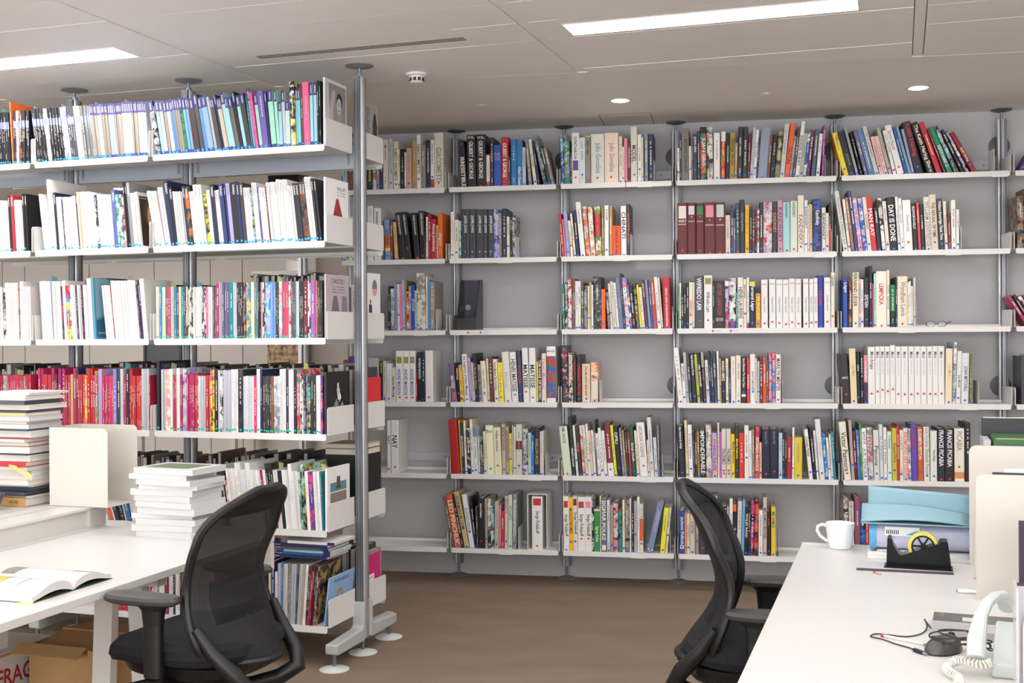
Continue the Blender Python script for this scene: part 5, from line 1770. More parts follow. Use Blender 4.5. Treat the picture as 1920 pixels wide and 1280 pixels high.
for a in (0, .95):
    for b in (0, .35): MB().box(a, a+.05, b, b+.05, 0, za-.03).build('leg', cab, t)
tag(t, 'white side table behind the rack below the dark framed print', 'table')
t = empty('framed_print', (xa, 1.7, za+.001)); fx = xb-xa; m = MB(); m.box(0, .02, 0, .02, 0, zb-za+.05); m.box(fx-.02, fx, 0, .02, 0, zb-za+.05); m.box(.02, fx-.02, 0, .02, zb-za+.03, zb-za+.05); m.box(.02, fx-.02, 0, .02, 0, .02); m.build('frame', mat('dark_frame', '#3a332c', .5), t)
MB().box(.02, fx-.02, .008, .015, .02, zb-za+.03).build('picture', mat('dark_picture', '#15161a', .25, noise=.5, nscale=12), t); tag(t, 'dark framed print seen through the rack', 'picture')

# ------------------------------------------------------------------ left desk with its centre spine, pile, tray, stack and open book
DT = .72
def desk(name, x0, x1, y0, y1, front_left):
    t = empty(name, R(x0, y0, 0), ALPHA); L, D = x1-x0, y1-y0
    o = MB().box(0, L, 0, D, DT-.025, DT).build('desk_top', M_DESK, t); bevel(o, .002, 2)
    return t, L, D
t, L, D = desk('desk', -.61, .14, -2.9, -.72, True)
MB().box(.05, L, D-.03, D-.005, DT-.125, DT-.026).build('end_apron', M_DESK, t)
for yy in (D-.68, .35):
    m = MB(); m.prism([(.44, 0), (.51, 0), (.54, DT-.026), (.47, DT-.026)], 'y', yy, yy+.035); m.build('leg', mat('white_leg', '#dcd7cf', .45), t, fix=True)
    m = MB(); m.prism([(.60, 0), (.64, 0), (.62, DT-.026), (.56, DT-.026)], 'y', yy+.04, yy+.075); m.build('leg', MATS['white_leg'], t, fix=True)
    MB().box(.02, L-.04, yy, yy+.05, DT-.06, DT-.026).build('cross_rail', MATS['white_leg'], t)
    MB().box(.02, .07, yy, yy+.05, 0, DT-.06).build('leg', MATS['white_leg'], t)
tag(t, 'white office desk carrying the open book and the paper-white stack', 'desk')
t = empty('desk_spine', R(-1.28, -2.9, 0), ALPHA); D = 2.21
MB().box(.60, .665, 0, D-.02, DT-.025, DT).build('rear_strip', M_DESK, t)
MB().box(.08, .62, 0, D, DT, .79).build('box_panel', mat('spine_grey', '#cfcac3', .6), t)
MB().box(.6, .64, D-.10, D, DT+.001, .79).build('end_cap', mat('spine_cap', '#c6c1ba', .6), t)
o = MB().box(.04, .638, 0, D-.02, .79, .802).build('top_rail', M_DESK, t); bevel(o, .002, 2)
for k in range(3):
    MB().box(.33+.09*k, .334+.09*k, 0, D-.03, .802, .8028).build('groove', mat('groove_grey', '#a9a49c', .7), t)
for yy in (.3, 1.75): MB().box(.3, .4, yy, yy+.06, 0, DT).build('leg', MATS['white_leg'], t)
tag(t, 'white raised centre spine behind the desk with a grooved top', 'desk spine')
M_TRAY = mat('cream_powder_coat', '#cac4b9', .5)
# metal book tray
t = empty('book_tray', R(-.83, -.79, .8035), ALPHA); w_, d_, h_ = .275, .19, .31
m = MB(); m.prism(rrect(0, w_, 0, h_, .022, 5, 'c'), 'y', 0, .002); m.build('front_panel', M_TRAY, t)
m = MB(); m.prism(rrect(0, w_, 0, h_, .022, 5, 'c'), 'y', d_-.002, d_); m.build('rear_panel', M_TRAY, t)
MB().box(0, .002, .002, d_-.002, 0, h_).build('side_panel', M_TRAY, t); MB().box(.002, w_, .002, d_-.002, 0, .002).build('floor_plate', M_TRAY, t)
tag(t, 'empty white metal book tray open at one end, on the desk spine', 'tray')
# pile of books and papers on the spine
random.seed(4); z = .8035
pile = [('#b98f54', .034, 'tan'), ('#e6e2da', .006, ''), ('#1f2438', .018, ''), ('#1f2438', .014, ''), ('#d8c9a4', .008, ''), ('#d9d6d0', .02, ''), ('#c9c4bc', .016, ''), ('#e4e0d8', .02, ''), ('#b9b2a6', .014, ''), ('#c03038', .02, ''), ('#e8e0d0', .024, ''), ('#2a2c34', .006, ''),
        ('#e2dccb', .026, ''), ('#7a2a48', .018, ''), ('#d8d2c8', .012, ''), ('#b04038', .006, ''), ('#dcd8ce', .026, ''), ('#3a4450', .006, ''), ('#dcdad4', .018, ''), ('#b03a6a', .012, ''), ('#c2c3c2', .02, ''), ('#d8bd8a', .012, ''), ('#2a2a30', .01, ''), ('#e8e4da', .02, ''), ('#5a5c66', .018, ''), ('#f0eee9', .012, ''), ('#ecebe8', .008, ''), ('#f2f0ee', .008, '')]
ordn = lambda k: ['lowest', 'second', 'third', 'fourth', 'fifth', 'sixth', 'seventh', 'eighth', 'ninth', 'tenth', 'eleventh', 'twelfth', 'thirteenth', 'fourteenth', 'fifteenth', 'sixteenth', 'seventeenth', 'eighteenth', 'nineteenth', 'twentieth', 'twenty-first', 'twenty-second', 'twenty-third', 'twenty-fourth', 'twenty-fifth', 'twenty-sixth', 'twenty-seventh', 'topmost'][k]
for k, (c, th, _) in enumerate(pile):
    w_, d_ = random.uniform(.25, .29), random.uniform(.19, .235)
    t = empty('book' if th > .013 else 'magazine', R(-.885-w_+random.uniform(-.012, .012), -.845+random.uniform(-.008, .01), z), ALPHA+random.uniform(-.05, .05))
    cv_ = .0022 if th > .013 else .0006
    m = MB(); m.box(0, w_, 0, d_, 0, cv_); m.box(0, w_, 0, d_, th-cv_, th)
    if k % 3 == 0: m.box(0, w_, 0, cv_, cv_, th-cv_)
    else: m.box(0, cv_, 0, d_, cv_, th-cv_)
    m.build('cover', flat(c), t)
    MB().box(cv_+.0005, w_-.003, cv_+.0005, d_-.003, cv_+.0001, th-cv_-.0001).build('page_block', mat('dark_boards', '#4c4d55', .6) if k in (2, 3, 11, 17, 22, 24) else M_PAGES if k % 2 else M_PAGEW, t)
    if k == 0: write(t, '0001 200', '#1a1a1a', (-1, 0, 0), (0, 0, -1), (w_*.78, -.0006, th/2), .045, .011)
    if k == 19: write(t, 'VALERIYA CHERNTSOVA', '#f0e8ec', (-1, 0, 0), (0, 0, -1), (w_*.5, -.0006, th/2), .2, .009)
    tag(t, '%s %s, %s from the bottom of the tall desk-spine pile' % (cname(c), 'book' if th > .013 else 'magazine', ordn(k)) if k < 27 else 'white magazine topmost on the tall desk-spine pile', 'book' if th > .013 else 'magazine', 'books in the tall desk-spine pile')
    z += th+.0006
    if k == 7:
        zt_ = z
for k in range(4):
    m = MB(); m.prism([(0, 0), (.035, .006), (.03, .03), (-.008, .02)], 'z', 0, .0004); o = m.build('sticky_note', flat('#e6e29a')); o.location = R(-.96+.03*k, -.868, .97-.008*k); o.rotation_euler = (-.9, .2*k, ALPHA+.4*k)
    tag(o, 'pale yellow sticky note poking out of the tall pile', 'sticky note', 'sticky notes in the tall pile')
p_ = on_z_rack(2, 955, .803)
t = empty('pot', R(p_[0]-.05, p_[1]-.02, .803), ALPHA); dg = mat('dark_grey_plastic', '#4c5256', .4)
MB().lathe([(.034, 0), (.05, .02), (.062, .055), (.066, .058), (.058, .056), (.045, .02), (.03, .006)], seg=28).build('bowl', dg, t, True); MB().lathe([(.056, .05), (.04, .07), (.02, .08)], seg=24).build('contents', M_ALUD, t, True)
tag(t, 'dark grey round desk pot beside the tall pile', 'pot')
# stack of white catalogues on the desk
random.seed(9); z = DT+.0005; cx_, cy_ = -.345, -.905
for k in range(12):
    th = [.022, .024, .022, .018, .026, .02, .022, .024, .016, .02, .018, .022][k]; w_, d_ = .262+random.uniform(-.012, .012), .2+random.uniform(-.01, .012)
    t = empty('catalogue', R(cx_+random.uniform(-.022, .012)+(.012 if k % 4 == 0 else 0), cy_+random.uniform(-.012, .012), z), ALPHA+random.uniform(-.1, .1))
    m = MB(); m.box(0, w_, 0, d_, 0, .0008); m.box(0, w_, 0, d_, th-.0008, th); m.box(0, w_, d_-.0008, d_, .0008, th-.0008); m.build('cover', flat('#d4d4d8' if k < 11 else '#c2c5ca'), t)
    MB().box(.0006, w_-.0006, .0006, d_-.001, .0009, th-.0009).build('page_block', M_PAGEW, t)
    if k == 11: poly_ = MB(); poly_.quad((.03, .03, th+.0004), (.23, .03, th+.0004), (.23, .17, th+.0004), (.03, .17, th+.0004)); poly_.build('cover_picture', mat('cover_landscape', '#6a7a52', .5, noise=.6, nscale=14), t)
    tag(t, 'thick white catalogue in the desk stack, %s from the desk' % ordn(k) if k < 11 else 'grey-topped white catalogue with a landscape cover on the desk stack', 'catalogue', 'white catalogues stacked on the desk')
    z += th+.0005
# open book: spine along the desk's depth, pages swelling on both sides
t = empty('open_book', R(-.245, -1.75, DT), ALPHA); n = 12
def wave(s, k): return .004+.034*k*math.sin(min(1, s*1.12)*math.pi*.92)**.8*(1-.35*s)
for sgn, nm in ((-1, 'left_pages'), (1, 'right_pages')):
    Wd = .175; m = MB(); top, bot = [], []
    for i in range(n+1):
        s = i/n; top.append((sgn*s*Wd, wave(s, 1.0 if sgn < 0 else .85)+(.012 if i else .0)*(1-s*.6))); bot.append((sgn*s*Wd, .0015+.55*max(0, wave(s, 1)-.006) if 0 < i < n else .0015))
    for i in range(n):
        (a, za), (b, zb) = top[i], top[i+1]; (_, zc), (_, zd) = bot[i], bot[i+1]
        for X in (0, .3): m.quad((X, a, zc), (X, b, zd), (X, b, zb), (X, a, za))
        m.quad((0, a, za), (.3, a, za), (.3, b, zb), (0, b, zb)); m.quad((0, a, zc), (0, b, zd), (.3, b, zd), (.3, a, zc))
    a, za = top[-1]; zc = bot[-1][1]; m.quad((0, a, zc), (.3, a, zc), (.3, a, za), (0, a, za))
    m.build('page_block', M_PAGEW, t, True, fix=True)
    for (s0, s1, xa, xb, c) in (((.25, .8, .03, .13, '#b9b04a'), (.3, .9, .15, .2, '#c9c7c0')) if sgn < 0 else ((.15, .55, .01, .06, '#8a7f70'), (.55, .95, .2, .29, '#c9cfc0'))):
        q = MB(); N = 6
        for i in range(N):
            sa, sb = s0+(s1-s0)*i/N, s0+(s1-s0)*(i+1)/N; za = wave(sa, 1.0 if sgn < 0 else .85)+.012*(1-sa*.6)+.0012; zb = wave(sb, 1.0 if sgn < 0 else .85)+.012*(1-sb*.6)+.0012
            q.quad((xa, sgn*sa*Wd, za), (xb, sgn*sa*Wd, za), (xb, sgn*sb*Wd, zb), (xa, sgn*sb*Wd, zb))
        q.build('page_picture', mat('page_print_'+c[1:], c, .5, noise=.5, nscale=60), t)
MB().box(-.003, .303, -.178, .178, 0, .0014).build('cover', flat('#3c4a34'), t)
tag(t, 'open illustrated book lying face up on the desk', 'book')
p_ = on_z_rack(52, 1134, DT)
o = MB().box(0, .05, 0, .04, 0, .003).build('sticky_note_pad', flat('#e9e4a2')); o.location = R(p_[0]-.025, p_[1]-.03, DT); o.rotation_euler = (0, 0, ALPHA+.6); tag(o, 'pale yellow sticky note pad under the corner of the open book', 'sticky note')
# cartons below the desk
card = mat('cardboard', '#b08a5c', .85, noise=.12, nscale=20); cardd = mat('packing_tape', '#8a6238', .4); tapew = mat('white_tape', '#cfc6c2', .4)
def carton(x, y, w_, d_, h_, label, rz=0):
    t = empty('carton', R(x, y, 0), ALPHA+rz); m = MB()
    th = .005
    m.box(0, w_, 0, th, 0, h_); m.box(0, w_, d_-th, d_, 0, h_); m.box(0, th, th, d_-th, 0, h_); m.box(w_-th, w_, th, d_-th, 0, h_); m.box(th, w_-th, th, d_-th, 0, th); m.build('body', card, t)
    return tag(t, label, 'cardboard box', 'cartons under the desk')
t = carton(-.46, -1.34, .34, .34, .395, 'brown cardboard carton with torn open flaps under the desk')
for k, (a, b, c, d, z1, z2) in enumerate(((0, .34, .0, .17, .398, .43), (0, .34, .17, .34, .435, .42))):
    m = MB(); m.quad((a, c, z1), (b, c, z1), (b, d, z2), (a, d, z2)); o = m.build('flap', card, t); s_ = o.modifiers.new('solid', 'SOLIDIFY'); s_.thickness = .005
m = MB(); m.quad((-.03, -.06, .40), (.24, -.06, .40), (.24, -.006, .425), (-.03, -.006, .425)); o = m.build('flap', card, t); o.modifiers.new('solid', 'SOLIDIFY').thickness = .005
m = MB(); m.quad((.25, -.012, .33), (.348, -.012, .30), (.348, -.012, .40), (.25, -.012, .42)); o = m.build('flap', card, t); o.modifiers.new('solid', 'SOLIDIFY').thickness = .005
for a in (.04, .24): MB().box(a, a+.075, -.001, 0, 0, .27).build('tape_patch', cardd, t)
t = carton(-.86, -1.47, .36, .3, .40, 'cardboard carton wrapped in red-lettered white tape under the desk')
MB().box(.0, .36, .0, .3, .40, .404).build('lid', tapew, t)
for zz in (.28, .14): MB().box(0, .361, -.0012, 0, zz, zz+.10).build('warning_tape', tapew, t)
MB().box(.36, .3612, 0, .3, .25, .39).build('warning_tape', tapew, t)
for zz in (.33, .19): write(t, 'FRAGILE', '#a3262c', (-1, 0, 0), (0, 0, -1), (.19, -.0018, zz), .3, .055, bold=.02)
write(t, 'FRAGILE', '#a3262c', (0, 1, 0), (0, 0, 1), (.3618, .15, .32), .26, .06, bold=.02)

# ------------------------------------------------------------------ right desk and the things on it
t, L, D = desk('desk', 2.05, 2.95, -2.9, -.355, False)
MB().box(0, L, D-.012, D, DT, DT+.006).build('rear_edge_lip', M_DESK, t)
for yy in (D-.25, .4):
    for a in (.62, .78): MB().box(a, a+.05, yy, yy+.05, 0, DT-.026).build('leg', MATS['white_leg'], t)
    MB().box(.1, L-.06, yy, yy+.05, DT-.06, DT-.026).build('cross_rail', MATS['white_leg'], t)
tag(t, 'white office desk carrying the mug, tape dispenser and telephone', 'desk')
cer = mat('white_ceramic', '#eef0ee', .18, coat=.5)
p_ = on_z_rack(1575, 1028, DT); t = empty('mug', R(p_[0], p_[1]+.01, DT), ALPHA)
MB().lathe([(.034, 0), (.037, .002), (.043, .03), (.0475, .06), (.05, .088), (.0485, .0885), (.046, .06), (.04, .02), (.03, .006), (.001, .006)], seg=36).build('cup', cer, t, True)
MB().tube([(-.045, 0, .075), (-.06, 0, .08), (-.075, 0, .073), (-.078, 0, .058), (-.068, 0, .04), (-.052, 0, .028), (-.042, 0, .022)], .0055, 10).build('handle', cer, t, True)
tag(t, 'white ceramic mug on the desk beside the blue card', 'mug')
# clear tube with blue end caps, wrapped tissue below, folded blue card on top
p0, p1 = on_z_rack(1627, 1042, DT), on_z_rack(1833, 1050, DT); xa, xb = p0[0], p1[0]; yb = -.50
t = empty('padded_envelope', R(xa+.0, yb-.07, DT+.0005), ALPHA); random.seed(3); m = MB(); nx, ny = 10, 5
pts = [[(i/nx*(xb-xa+.0), j/ny*.17, .012+.008*random.random()*(0 < i < nx)*(0 < j < ny)) for j in range(ny+1)] for i in range(nx+1)]
for i in range(nx):
    for j in range(ny): m.quad(pts[i][j], pts[i+1][j], pts[i+1][j+1], pts[i][j+1])
m.box(0, xb-xa, 0, .17, 0, .0115); m.build('wrapping', mat('white_tissue', '#e8e5e0', .8), t, fix=True)
MB().box(.03, .14, .03, .13, .0195, .0203).build('address_label', flat('#f4f2ee'), t)
tag(t, 'crumpled white envelope under the clear plastic tube', 'envelope')
t = empty('storage_tube', R(xa+.005, yb+.02, DT+.066), ALPHA); L = xb-xa-.005
clear = mat('clear_plastic', '#d8dcf0', .12, alpha=.55); capb = mat('sky_blue_plastic', '#56a9d6', .35)
MB().prism([(a, b) for a, b in rrect(-.045, .045, -.042, .042, .03, 5)], 'x', .016, L-.016).build('tube_body', clear, t, True)
MB().prism([(a, b) for a, b in rrect(-.043, .043, -.04, .04, .028, 5)], 'x', .02, L-.02).build('rolled_sheets', mat('pale_sheets', '#d6d4e6', .6, noise=.1, nscale=80), t, True)
for a in (0, L-.022): MB().prism([(p, q) for p, q in rrect(-.05, .05, -.046, .046, .032, 5)], 'x', a, a+.022).build('end_cap', capb, t, True)
m = MB(); m.quad((.05, -.0458, .005), (.16, -.0458, .005), (.16, -.0458, .035), (.05, -.0458, .035)); lb = m.build('barcode_label', flat('#f2f2f0'), t)
for k in range(7): MB().box(.055+.006*k, .058+.006*k, -.0464, -.046, .01, .024).build('bar', flat('#2a2a2e'), lb)
m = MB(); m.quad((.115, -.0464, .009), (.155, -.0464, .009), (.155, -.0464, .025)); m.build('mark', flat('#3a9ad0'), lb)
tag(t, 'clear plastic storage tube with sky blue end caps on the desk', 'storage tube')
t = empty('folded_card', R(xa-.02, yb-.05, DT+.114), ALPHA); L = xb-xa+.0; m = MB(); N, K = 10, 8
def cz(i, j): s = i/N; q = j/K; return .004+.045*math.sin(math.pi*min(1, s*1.2))**.7*(1-q)*.0+(.002+.042*q)*(1-.55*s)+.012*math.sin(math.pi*s)
g = [[(i/N*L, j/K*.13, cz(i, j)) for j in range(K+1)] for i in range(N+1)]
for i in range(N):
    for j in range(K): m.quad(g[i][j], g[i+1][j], g[i+1][j+1], g[i][j+1])
bc = mat('pale_blue_card', '#8db0ba', .85, noise=.04, nscale=60); o = m.build('near_leaf', bc, t, True, merge=True); o.modifiers.new('solid', 'SOLIDIFY').thickness = .004
m = MB(); g = [[(.02+i/N*(L-.01), .135+.02*j/K, .005+.10*(j/K)*(1-.22*i/N)+.0*i) for j in range(K+1)] for i in range(N+1)]
for i in range(N):
    for j in range(K): m.quad(g[i][j], g[i+1][j], g[i+1][j+1], g[i][j+1])
o = m.build('far_leaf', bc, t, True, merge=True); o.modifiers.new('solid', 'SOLIDIFY').thickness = .004
MB().box(0, L, 0, .14, -.002, .002).build('base_leaf', bc, t)
tag(t, 'pale blue folded card lying open on the clear tube', 'card')
# tape dispenser
p0, p1 = on_z_rack(1660, 1063, DT), on_z_rack(1784, 1068, DT); L = p1[0]-p0[0]; t = empty('tape_dispenser', R(p0[0], p0[1]-.005, DT), ALPHA-.02); k_ = L/470
prof = [(675, 478), (683, 440), (690, 262), (700, 255), (720, 258), (735, 310), (770, 372), (800, 380), (880, 352), (1050, 285), (1066, 264), (1112, 264), (1120, 275), (1145, 478)]
gl = mat('gloss_black', '#050506', .22, spec=.25)
m = MB(); m.prism([((a-675)*k_, (480-b)*k_) for a, b in prof][::-1], 'y', 0, .065); o = m.build('body', gl, t, fix=True); bevel(o, .006, 3, 25)
MB().box(-.004, L+.004, -.004, .069, 0, .004).build('base_plate', gl, t)
cx, cz_ = (945-675)*k_, (480-318)*k_
yt = mat('yellow_tape', '#d8c95e', .3)
m = MB(); m.lathe([(.036, .02), (.046, .02), (.046, .045), (.036, .045), (.036, .02)], (cx, 0, cz_), seg=40, axis='y'); m.build('tape_roll', yt, t, True)
m = MB(); m.lathe([(.031, .018), (.0358, .018), (.0358, .047), (.031, .047), (.031, .018)], (cx, 0, cz_), seg=32, axis='y'); hb = m.build('hub', gl, t, True)
for a in range(3):
    m = MB(); m.box(-.032, .032, .028, .036, -.0028, .0028); o = m.build('spoke', gl, hb); o.location = (cx, 0, cz_); o.rotation_euler = (0, math.pi*a/3, 0)
MB().lathe([(.009, .016), (.009, .05)], (cx, 0, cz_), seg=16, axis='y').build('axle', gl, t, True)
MB().box((735-675)*k_, (742-675)*k_, .012, .053, (480-262)*k_*.93, (480-258)*k_*.98).build('cutter', M_STEEL, t)
tag(t, 'glossy black desktop tape dispenser with yellow tape', 'tape dispenser')
p0, p1 = on_z_rack(1606, 1068, DT), on_z_rack(1788, 1077, DT)
o = MB().box(0, p1[0]-p0[0], -.006, .006, 0, .006).build('scale_ruler', mat('slate_strip', '#3d3a42', .4), fix=False); o.location = R(p0[0], p0[1], DT); o.rotation_euler = (0, 0, ALPHA+math.atan2(p1[1]-p0[1], p1[0]-p0[0]))
MB().box(.0, p1[0]-p0[0], -.002, .002, .006, .0066).build('ridge', mat('slate_ridge', '#5a5660', .4), o); tag(o, 'slim dark ruler lying on the desk before the tape dispenser', 'ruler')
p0 = on_z_rack(1642, 1075, DT); o = empty('pencil_stub', R(p0[0], p0[1], DT+.004), ALPHA-.9)
MB().lathe([(.004, 0), (.004, .018), (.001, .026)], seg=8, axis='x').build('shaft', flat('#c9a08a'), o, True); MB().lathe([(.0042, -.008), (.0042, 0)], seg=8, axis='x').build('tip', flat('#b03a34'), o, True); tag(o, 'tiny red-ended pencil stub against the dark ruler', 'pencil')
# product box, mouse, cable, pen
p0, p1, p2 = on_z_rack(1745, 1192, DT), on_z_rack(1757, 1163, DT), on_z_rack(1868, 1205, DT)
t = empty('product_box', R(2.455, -1.585, DT), ALPHA-.06); MB().box(0, .20, 0, .185, 0, .022).build('carton', mat('silver_card', '#a9a7a6', .3, noise=.1, nscale=9), t)
MB().box(.0, .2, .09, .185, .022, .0224).build('dark_panel', mat('dark_print', '#5a5856', .35, noise=.3, nscale=25), t); MB().box(.16, .2, .02, .06, .0222, .0228).build('orange_mark', flat('#d8803a'), t)
write(t, 'Go', '#c9963a', (0, 1, 0), (-1, 0, 0), (.018, .155, .0232), .03, .016); MB().box(.07, .12, .1, .14, .0226, .024).build('printed_motif', mat('motif', '#c8c4be', .3), t)
tag(t, 'flat grey product box with an orange mark under the telephone handset', 'box')
p0 = on_z_rack(1770, 1222, DT); mo = empty('computer_mouse', R(p0[0], p0[1], DT), ALPHA+.9); m = MB(); N, K = 12, 16
rings = []
for i in range(N+1):
    a = math.pi/2*i/N; r_, zz = math.cos(a)**.7, math.sin(a)
    rings.append([(.056*r_*math.cos(b), .033*r_*math.sin(b)*(1-.12*math.cos(b)), .004+.034*zz+.004*math.cos(b)*zz) for b in [2*math.pi*j/K for j in range(K)]])
for i in range(N):
    for j in range(K): q = (j+1) % K; m.quad(rings[i][j], rings[i][q], rings[i+1][q], rings[i+1][j])
mg = mat('mouse_grey', '#4a4746', .35); m.build('shell', mg, mo, True, merge=True); MB().lathe([(.05, 0), (.05, .005)], seg=24).build('base', M_BLACKP, mo, True).scale = (1, .62, 1)
MB().lathe([(.009, -.004), (.009, .004)], (.028, 0, .034), seg=16, axis='y').build('scroll_wheel', M_BLACKP, mo, True); tag(mo, 'dark grey computer mouse wrapped in its cable on the desk', 'mouse')
random.seed(8); pts = []
c0 = Vector(R(p0[0]+.02, p0[1]-.005, DT))
for k in range(90):
    a = k/90*2*math.pi*4.2; rr = .045+.012*math.sin(k*.37); pts.append(c0+Vector((.02+rr*1.35*math.cos(a), rr*.8*math.sin(a), .035+.012*math.sin(a*.5+k*.02)-.018*(math.cos(a) > .55))))
path = [(1765, 1205), (1752, 1185), (1740, 1170), (1733, 1160), (1738, 1170), (1735, 1182), (1720, 1190), (1695, 1193), (1660, 1189), (1640, 1188), (1633, 1193), (1655, 1198), (1680, 1207), (1705, 1214), (1712, 1217)]
line = [on_z(u, v, DT+.0025) for u, v in path]
def smooth(P, n=4):
    out = []
    for i in range(len(P)-1):
        a, b, c, d = P[max(0, i-1)], P[i], P[i+1], P[min(len(P)-1, i+2)]
        for k in range(n):
            s = k/n; out.append(.5*((2*b)+(c-a)*s+(2*a-5*b+4*c-d)*s*s+(3*b-a-3*c+d)*s**3))
    return out+[P[-1]]
cab_m = mat('black_cable', '#232224', .5); mc = empty('usb_cable', line[-1])
def off(P): return [p-mc.location for p in P]
MB().tube(off(pts), .0017, 6).build('cable_coil', cab_m, mc, True); MB().tube(off(smooth(line)), .0017, 6).build('cable_lead', cab_m, mc, True)
a_, b_ = on_z(1712, 1217, DT+.004), on_z(1728, 1223, DT+.004); dv = (b_-a_).normalized()
MB().tube(off([a_, a_+dv*.006, a_+dv*.012, a_+dv*.034]), [.003, .0055, .006, .0055], 8).build('plug_body', M_BLACKP, mc, True); MB().tube(off([a_+dv*.033, a_+dv*.047]), .0045, 4).build('plug_contact', M_STEEL, mc)
tag(mc, 'thin black USB cable looped over the mouse with its plug on the desk', 'cable')
a_, b_ = on_z(1655, 1191, DT+.004), on_z(1741, 1209, DT+.004); t = empty('ballpoint_pen', a_); dv = (b_-a_); L = dv.length; dv.normalize(); t.rotation_euler = (0, 0, math.atan2(dv.y, dv.x))
MB().lathe([(.0035, 0), (.0038, .01), (.0038, L-.02), (.003, L-.012)], seg=8, axis='x').build('barrel', mat('clear_barrel', '#e6e2e0', .1, alpha=.6), t, True); MB().lathe([(.0012, .004), (.0012, L-.01)], seg=6, axis='x').build('ink_tube', flat('#d8a0a0'), t); MB().lathe([(.004, -.004), (.0042, .004)], seg=8, axis='x').build('end_plug', flat('#c0302c'), t, True); MB().lathe([(.003, L-.012), (.001, L)], seg=8, axis='x').build('tip', M_ALUD, t, True)
tag(t, 'clear ballpoint pen with a red end plug beside the cable', 'pen')
# telephone: base, arched handset, coiled cord
tp = mat('telephone_grey', '#c3c8c4', .4); t = empty('telephone', R(2.54, -1.90, DT), ALPHA-.12)
m = MB(); m.prism([(0, 0), (.22, 0), (.22, .075), (.19, .08), (0, .03)], 'x', .03, .2); o = m.build('base', tp, t, fix=True); bevel(o, .006, 3)
hs = [(.0, -.005, .04), (.0, .02, .078), (.006, .06, .118), (.018, .105, .14), (.032, .15, .146), (.045, .19, .138), (.055, .225, .112)]
m = MB(); secs = []
for i, p in enumerate(hs):
    a = hs[max(0, i-1)]; b = hs[min(len(hs)-1, i+1)]; tv = Vector((0, b[1]-a[1], b[2]-a[2])).normalized(); nv = Vector((0, -tv.z, tv.y)); w_ = [.02, .02, .015, .013, .013, .016, .02][i]; hh_ = [.02, .018, .011, .01, .01, .015, .02][i]
    secs.append([tuple(Vector(p)+Vector((1, 0, 0))*w_*math.cos(q)+nv*hh_*math.copysign(abs(math.sin(q))**.7, math.sin(q))) for q in [2*math.pi*j/14 for j in range(14)]])
for i in range(len(secs)-1):
    for j in range(14): q = (j+1) % 14; m.quad(secs[i][j], secs[i][q], secs[i+1][q], secs[i+1][j])
m.quad(*secs[0][::-1]); m.quad(*secs[-1]); m.build('handset', tp, t, True, fix=True)
cp = [Vector(p) for p in ((.03, -.012, .035), (.01, -.02, .03), (-.02, .0, .03), (-.045, .02, .022), (-.06, -.005, .012), (-.05, -.04, .012), (-.03, -.07, .01), (-.03, -.12, .01))]; sp_ = smooth(cp, 24); coil = []
for i, p in enumerate(sp_):
    tv = (sp_[min(i+1, len(sp_)-1)]-sp_[max(0, i-1)]).normalized(); u_ = tv.orthogonal().normalized()
    u_ = (Vector((0, 0, 1))-tv*tv.z).normalized(); v_ = tv.cross(u_); a = i*1.05; coil.append(p+u_*.0085*math.cos(a)+v_*.0085*math.sin(a))
MB().tube(coil, .0026, 6).build('coiled_cord', mat('cord_cream', '#d8d4c8', .5), t, True)
for i in range(4):
    for j in range(3): MB().box(.09+.03*j, .11+.03*j, .04+.028*i, .058+.028*i, .035+.0075*i, .046+.0075*i).build('key', tp, t)
tag(t, 'pale grey desk telephone with an arched handset and coiled cord', 'telephone')
# organiser panels on the desk with papers, boxes behind
t = empty('desk_organiser', R(2.585, -1.12, DT), ALPHA); W_ = .34
m = MB(); m.prism(rrect(0, W_, 0, .352, .02, 5, 'd'), 'y', 0, .003); m.build('near_panel', M_TRAY, t)
xf = on_rack(1817, 900, -.60)[0]-2.585
m = MB(); m.prism(rrect(xf, W_, 0, .385, .022, 5, 'd'), 'y', .52, .523); m.build('far_panel', M_TRAY, t)
MB().box(xf+.01, W_, .003, .52, 0, .003).build('floor_plate', M_TRAY, t); MB().box(W_-.003, W_, .003, .52, .003, .352).build('end_panel', M_TRAY, t)
xm = on_rack(1825, 1000, -.80)[0]-2.585
m = MB(); m.prism([(xm, .003), (xm+.012, .003), (xm+.012, .15), (xm+.006, .16), (xm, .15)], 'y', .30, .32); m.build('divider_post', M_TRAY, t)
tag(t, 'white metal desk organiser with tall rounded panels', 'desk organiser')
t = empty('paper_sheaf', R(2.66, -1.09, DT+.0035), ALPHA); MB().box(0, .24, 0, .012, 0, .362).build('sheets', flat('#dcdbe0'), t); MB().box(-.03, .24, -.012, 0, .34, .352).build('binding_bar', mat('binding_plum', '#2a2030', .4), t); tag(t, 'white papers in a dark binding bar standing in the desk organiser', 'papers')
a_, b_ = on_z_rack(1817, 1094, DT), 0
t = empty('marker_pen', R(2.54, -1.04, DT+.006), ALPHA-.05); MB().lathe([(.005, 0), (.0058, .004), (.0058, .03), (.005, .034), (.005, .1)], seg=12, axis='x').build('barrel', wp, t, True); MB().lathe([(.003, -.004), (.004, .0)], seg=10, axis='x').build('tip', M_ALUD, t, True); tag(t, 'slim white marker pen beside the desk organiser', 'pen')
t = empty('archive_box', R(2.665, -.575, DT), ALPHA); gb = mat('grey_board', '#b9b4b0', .7); MB().box(.0, .38, 0, .2, 0, .36).build('body', gb, t); MB().box(-.002, .382, -.002, .202, .33, .334).build('lid_edge', mat('board_edge', '#8f8a86', .7), t); tag(t, 'grey archive box standing behind the desk organiser', 'box')
